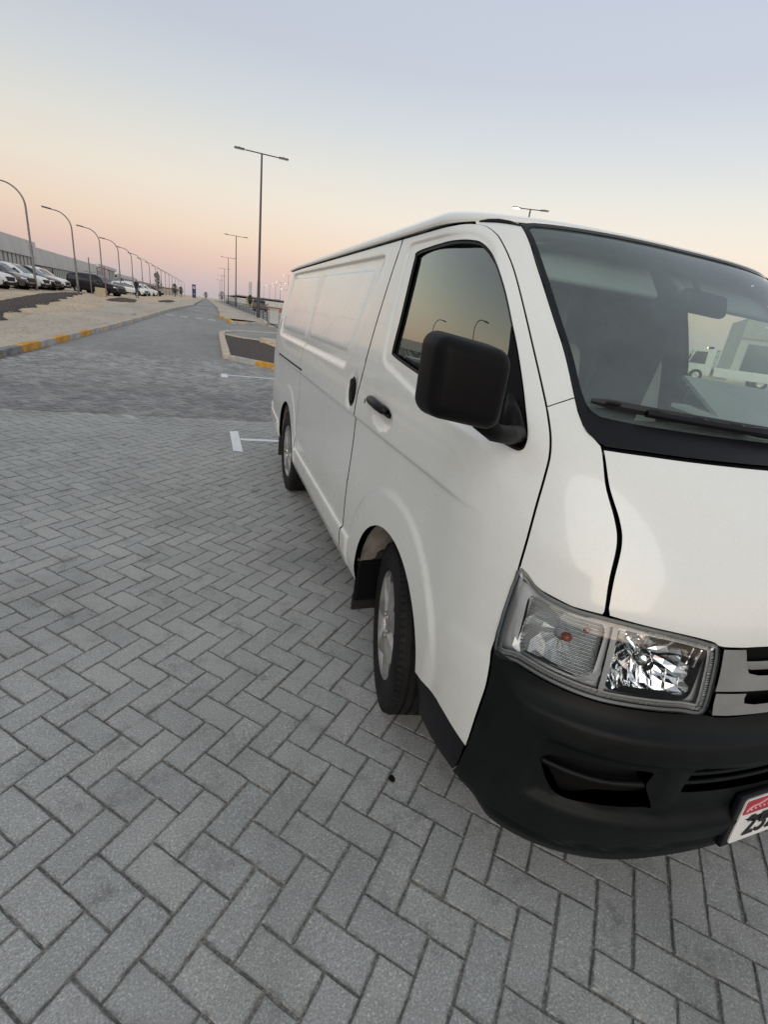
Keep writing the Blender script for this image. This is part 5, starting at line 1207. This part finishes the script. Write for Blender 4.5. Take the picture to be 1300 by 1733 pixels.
make_car('small dark car parked beyond the right fence', 'car_black', (6.5, 80, g(80)), 1.4)

# ================================================================ PERSON
def person(loc, rz, label):
    pts = {'pel': (0, 0, .92), 'che': (0, .01, 1.30), 'nek': (0, .01, 1.48), 'hd0': (0, -.01, 1.56), 'hd1': (0, -.02, 1.70)}
    V = [(0, 0, .92), (0, .01, 1.15), (0, .01, 1.36), (0, .01, 1.47), (0, -.01, 1.56), (0, -.02, 1.68),
         (.10, 0, .88), (.11, -.02, .48), (.12, .02, .09), (.12, -.12, .05), (-.10, 0, .88), (-.12, .03, .48), (-.13, .05, .09), (-.13, -.09, .05),
         (.19, .01, 1.38), (.24, .03, 1.10), (.22, -.06, .86), (.22, -.09, .77), (-.19, .01, 1.38), (-.25, .03, 1.10), (-.23, -.06, .86), (-.23, -.09, .77)]
    E_ = [(0, 1), (1, 2), (2, 3), (3, 4), (4, 5), (0, 6), (6, 7), (7, 8), (8, 9), (0, 10), (10, 11), (11, 12), (12, 13), (2, 14), (14, 15), (15, 16), (16, 17), (2, 18), (18, 19), (19, 20), (20, 21)]
    Rr = [.14, .13, .15, .06, .085, .09, .10, .065, .045, .04, .10, .065, .045, .04, .065, .045, .035, .03, .065, .045, .035, .03]
    me = bpy.data.meshes.new('person'); me.from_pydata(V, E_, []); o = bpy.data.objects.new('person', me); COL.objects.link(o)
    md = o.modifiers.new('s', 'SKIN'); sk = me.skin_vertices[0].data
    for k, r_ in enumerate(Rr): sk[k].radius = (r_, r_ * .8); 
    sk[0].use_root = True
    ss = o.modifiers.new('b', 'SUBSURF'); ss.levels = 1; ss.render_levels = 1
    dg = bpy.context.evaluated_depsgraph_get(); m2 = bpy.data.meshes.new_from_object(o.evaluated_get(dg)); bpy.data.objects.remove(o)
    for m_ in ('cloth_dark', 'cloth_blue', 'skin', 'ink'): m2.materials.append(MATS[m_])
    for p in m2.polygons:
        c = p.center; p.use_smooth = True
        p.material_index = 3 if (c.z > 1.64 or c.z < .09) else (2 if c.z > 1.46 or (abs(c.x) > .18 and c.z < .84) else (0 if c.z > .90 else 1))
    o = link('person', m2); o.location = loc; o.rotation_euler = (0, 0, rz); tag(o, label, 'person'); return o
person((-7.6, 54, g(54) + .12), 2.6, 'person in dark top and blue-grey trousers standing on the left verge')

# ================================================================ BUILDINGS
def slab_building(name, label, x, y0, y1, h, depth, band, mats, glass=(), pitch=1.4, lowtop=None, z0=.3):
    """long hall whose front faces the road; wall ribs, parapet panels and glazed bays are pieces"""
    r = empty(name, (x, y0, z0)); tag(r, label, 'building'); L = y1 - y0; lt = lowtop or h - band
    mb = MB(); mb.box((-depth / 2 - .3, L / 2, lt / 2), (depth, L, lt)); mb.build('wall', mats[1], r)
    n = max(1, int(L / 7)); me = None
    for k in range(n):
        if me is None: mb = MB(); mb.box((0, 0, 0), (.5, L / n - .04, h - lt), bev=.01); o = mb.build('parapet_panel', mats[0], r); me = o.data
        else: o = link('parapet_panel', me, None, r)
        o.location = (-.05, (k + .5) * L / n, (h + lt) / 2)
    mb = MB(); mb.box((-depth / 2 - .3, L / 2, h - .35), (depth - .4, L - .2, .3)); mb.build('roof', mats[0], r)
    me = None; rib_n = int(L / pitch)
    for k in range(rib_n):
        y = (k + .5) * pitch
        if any(a < y0 + y < b for a, b in glass): continue
        if me is None: mb = MB(); mb.box((0, 0, lt / 2), (.25, pitch * .62, lt - .04), bev=.01); o = mb.build('wall_panel', mats[2], r); me = o.data
        else: o = link('wall_panel', me, None, r)
        o.location = (-.18, y, 0)
    for a, b in glass:
        a, b = max(a, y0), min(b, y1); m_ = max(2, int((b - a) / 2.0))
        for k in range(m_):
            mb = MB(); mb.box((-.2, a - y0 + (k + .5) * (b - a) / m_, lt * .48), (.06, (b - a) / m_ - .08, lt * .94)); mb.build('window', 'window_dark', r)
    return r
slab_building('showroom_hall', 'long grey hall with ribbed walls behind the parked cars, left end', -24, -32, 87, 5.3, 20, 2.0, ('wall_grey', 'wall_dark', 'wall_panel'), pitch=1.5)
slab_building('showroom_hall', 'grey hall with a dark glazed entrance behind the parked cars', -24.6, 87.6, 134, 4.8, 20, 2.3, ('wall_grey', 'wall_dark', 'wall_panel'), glass=((88, 99),), pitch=1.2)
slab_building('glass_office', 'teal glass office block beyond the grey hall', -24.2, 134.5, 160, 5.2, 18, .7, ('wall_grey', 'teal_glass', 'wall_panel'), glass=((134.5, 150),), pitch=2.2)
b = slab_building('shop', 'white shop with a dark blue sign band on the left', -24, 162, 200, 4.2, 18, 1.1, ('wall_white', 'wall_white', 'wall_white'), glass=((166, 172), (180, 186)), pitch=3.0)
mb = MB(); mb.box((.30, 17, 2.75), (.08, 26, 1.0)); sg = mb.build('sign_board', 'sign_blue', b)
for k in range(5): mb = MB(); mb.box((.36, 9 + 4 * k, 2.8), (.02, 2.2, .35)); mb.build('sign_letter', 'sign_white', sg)
slab_building('low_building', 'beige low building past the white shop', -23.5, 203, 262, 3.6, 16, 1.2, ('wall_beige', 'wall_panel', 'wall_beige'), glass=((210, 220), (232, 240)), pitch=3)
slab_building('low_building', 'far small tan building on the left horizon', -16, 268, 330, 3.4, 12, .9, ('wall_beige', 'wall_beige', 'wall_panel'), pitch=4)
slab_building('low_building', 'grey-brown works building on the right beyond the fence', 20, 160, 262, 3.3, 12, 1.0, ('wall_beige', 'wall_panel', 'wall_beige'), glass=((170, 178), (200, 206), (230, 238)), pitch=4)
ck = empty('chimney', (10.5, 150, .4)); tag(ck, 'slim chimney stack over the works building on the right', 'chimney'); mb = MB(); mb.tube([(0, 0, 0), (0, 0, 6.5)], [.5, .4], 10); mb.build('stack', 'wall_panel', ck); mb = MB(); mb.box((0, 0, 1.2), (2, 2, 2.4)); mb.build('plinth', 'wall_beige', ck)
slab_building('low_building', 'low dark shed beside the rear edge of the van', 40, 150, 185, 3.2, 26, .8, ('wall_dark', 'wall_panel', 'wall_panel'), pitch=4)
wl2 = empty('boundary_wall', (13, 60, .4)); tag(wl2, 'low reddish boundary wall across the plot on the right', 'wall')
for k in range(24): mb = MB(); mb.box((0, 4 * k, .42), (.25, 3.96, .95), bev=.02); mb.build('wall_bay', 'wall_red', wl2)

# far specks on the horizon: trees and huts one can still tell apart
def tree(loc, h, wd, label, seed, cone=False, group='small trees far down the road'):
    rs = random.Random(seed); r = empty('tree', loc); tag(r, label, 'tree', group)
    mb = MB(); mb.tube([(0, 0, 0), (.04, 0, h * .35), (0, .03, h * .7)], [.12, .09, .04], 7)
    for k in range(5): a = k * 1.3; mb.tube([(0, 0, h * .4), (math.cos(a) * wd * .3, math.sin(a) * wd * .3, h * (.55 + .06 * k))], [.05, .02], 5)
    mb.build('trunk', 'bark', r)
    V, Fc = [], []
    for k in range(900):
        z = rs.random(); rad = wd * .5 * ((1 - z) if cone else math.sin(PI * (.12 + .8 * z))) * rs.random() ** .5 * rs.choice((.6, .85, 1.0, 1.1)); a = rs.uniform(0, 2 * PI)
        c = Vector((rad * math.cos(a), rad * math.sin(a), h * (.28 + .74 * z))); sz = rs.uniform(.06, .14); q = Matrix.Rotation(rs.uniform(0, 6), 3, 'Z') @ Matrix.Rotation(rs.uniform(0, 3), 3, 'X'); b = len(V)
        V += [c + q @ Vector(v) for v in ((-sz, 0, 0), (0, -sz * .5, 0), (sz, 0, 0), (0, sz * .5, 0))]; Fc.append((b, b + 1, b + 2, b + 3))
    pyd('crown', V, Fc, 'leaf', r)
tree((-10.6, 118, .5), 4.6, 2.6, 'pointed dark tree on the left beside the lamps', 1, True)
tree((-9.0, 150, .5), 3.2, 1.8, 'round dark tree left of the totem sign', 2)
tree((-8.5, 175, .5), 3.0, 1.6, 'smaller round tree next to the totem sign', 3)
tree((4.6, 205, .5), 3.6, 2.8, 'bushy tree at the right side of the road end', 4)
tree((-1.0, 260, .5), 3.2, 2.4, 'tiny tree in the middle of the road end', 5)
tree((8, 118, .5), 2.6, 1.4, 'low bush beside the slim chimney', 6)

# ================================================================ PLOT ON THE FAR SIDE OF THE VAN (seen through its cabin)
tk = empty('tow_truck', (32.2, 23.7, g(23.7)), math.atan2(.70, -.71)); tag(tk, 'white flatbed tow truck with amber beacon seen through the van windows', 'truck')
mb = MB(); mb.prism([(2.05, .45), (2.12, 1.05), (1.75, 2.15), (.45, 2.22), (.40, .45)], -.98, .98, 'XZ'); bmesh.ops.bevel(mb.bm, geom=list(mb.bm.edges), offset=.07, segments=3, affect='EDGES'); cab_ = mb.build('cab', 'car_white', tk, True, 40)
for s in (-1, 1):
    mb = MB(); mb.prism([(1.90, 1.22), (1.66, 1.98), (.95, 2.02), (.90, 1.22)], s * .985, s * 1.0, 'XZ'); mb.build('side_window', 'car_glass', cab_)
    mb = MB(); mb.box((1.95, s * 1.16, 1.6), (.08, .16, .34), bev=.02); mb.build('side_mirror', 'black_trim', cab_)
V = [(2.085, -.86, 1.18), (2.085, .86, 1.18), (1.80, .82, 2.05), (1.80, -.82, 2.05)]; pyd('windscreen', V, [(0, 1, 2, 3)], 'car_glass', cab_)
mb = MB(); mb.box((2.08, 0, .52), (.14, 1.9, .26), bev=.03); mb.build('bumper', 'car_white', tk)
mb = MB(); mb.box((-2.35, 0, 1.0), (5.3, 2.15, .18), bev=.02); mb.build('flatbed', 'car_white', tk)
mb = MB(); mb.box((-2.35, -1.06, .72), (5.2, .06, .42), bev=.01); mb.build('side_skirt', 'car_white', tk)
mb = MB(); mb.box((-2.35, 1.06, .72), (5.2, .06, .42), bev=.01); mb.build('side_skirt', 'car_white', tk)
mb = MB()
for z in (1.35, 1.75, 2.15): mb.box((.28, 0, z), (.06, 2.0, .07))
for y in (-.97, 0, .97): mb.box((.28, y, 1.65), (.08, .08, 1.15))
mb.build('headboard', 'wall_panel', tk)
mb = MB(); mb.box((.75, 0, 2.31), (.28, 1.2, .13), bev=.03); bb_ = mb.build('beacon_bar', 'black_trim', tk)
mb = MB(); mb.box((.75, -.35, 2.315), (.30, .45, .10), bev=.02); mb.build('beacon', 'beacon', bb_)
for x in (1.25, -2.6, -4.0):
    for s in (-1, 1):
        wh = empty('wheel'); wh.parent = tk; wh.location = (x, s * .90, .42)
        mb = MB(); mb.lathe([(-.13, .24), (-.14, .36), (-.11, .42), (.11, .42), (.14, .36), (.13, .24)], 'Y', 24); mb.build('tyre', 'tyre', wh, True, 40)
        mb = MB(); mb.lathe([(s * .08, .25), (s * .12, .23), (s * .05, .1), (s * .07, .0005)], 'Y', 18); mb.build('rim', 'wheel_silver', wh, True)
make_car('grey pickup parked behind the tow truck cab', 'car_grey', (33.5, 29.5, g(29)), 2.2, 'pickup', group='cars beyond the van')
make_car('silver car parked past the tow truck', 'car_grey', (29.5, 31.5, g(31)), 2.4, group='cars beyond the van')
sh = empty('shop_building', (43.2, 30.6, .3), math.atan2(.72, -.69)); sh.scale = (1.1, 1.1, 1.12); tag(sh, 'grey shop block with glazed front and purple roof edge seen through the van', 'building')
mb = MB(); mb.box((-9, -4, 2.4), (18, 8, 4.8)); mb.build('wall', 'wall_grey', sh)
mb = MB(); mb.box((-9, .06, 4.05), (18.1, .2, 1.5)); fa = mb.build('fascia', 'wall_panel', sh)
mb = MB(); mb.box((-9, .05, 4.9), (18.2, .3, .22)); mb.build('roof_edge', 'sign_purple', fa)
for k in range(6): mb = MB(); mb.box((-1.4 - .55 * k, .18, 4.2 - .28 * (k % 2)), (.42, .03, .14)); mb.build('sign_letter', 'sign_white', fa)
for k in range(6):
    mb = MB(); mb.box((-1.9 - 2.9 * k, .05, 1.6), (2.5, .12, 2.6)); w_ = mb.build('shop_window', 'teal_glass', sh)
    mb = MB(); mb.box((-1.9 - 2.9 * k - 1.3, .10, 1.6), (.12, .16, 2.7)); mb.build('mullion', 'wall_dark', w_)
    mb = MB(); mb.box((-1.9 - 2.9 * k, -.2, 2.6), (.35, .1, .1)); mb.build('ceiling_lamp', 'lamp_lit_small', sh)
# small things on the pavers
mb = MB(); bmesh.ops.create_icosphere(mb.bm, subdivisions=2, radius=.012)
for v in mb.bm.verts: v.co *= 1 + .3 * noise.noise(v.co * 90); v.co.z *= .7
o = mb.build('pebble', 'gap_black'); o.location = (-.887, -.373, .006); tag(o, 'small black pebble on the pavers near the front bumper', 'pebble')
for o in bpy.data.objects:
    if o.name.startswith('tread_block'): o['kind'] = 'stuff'
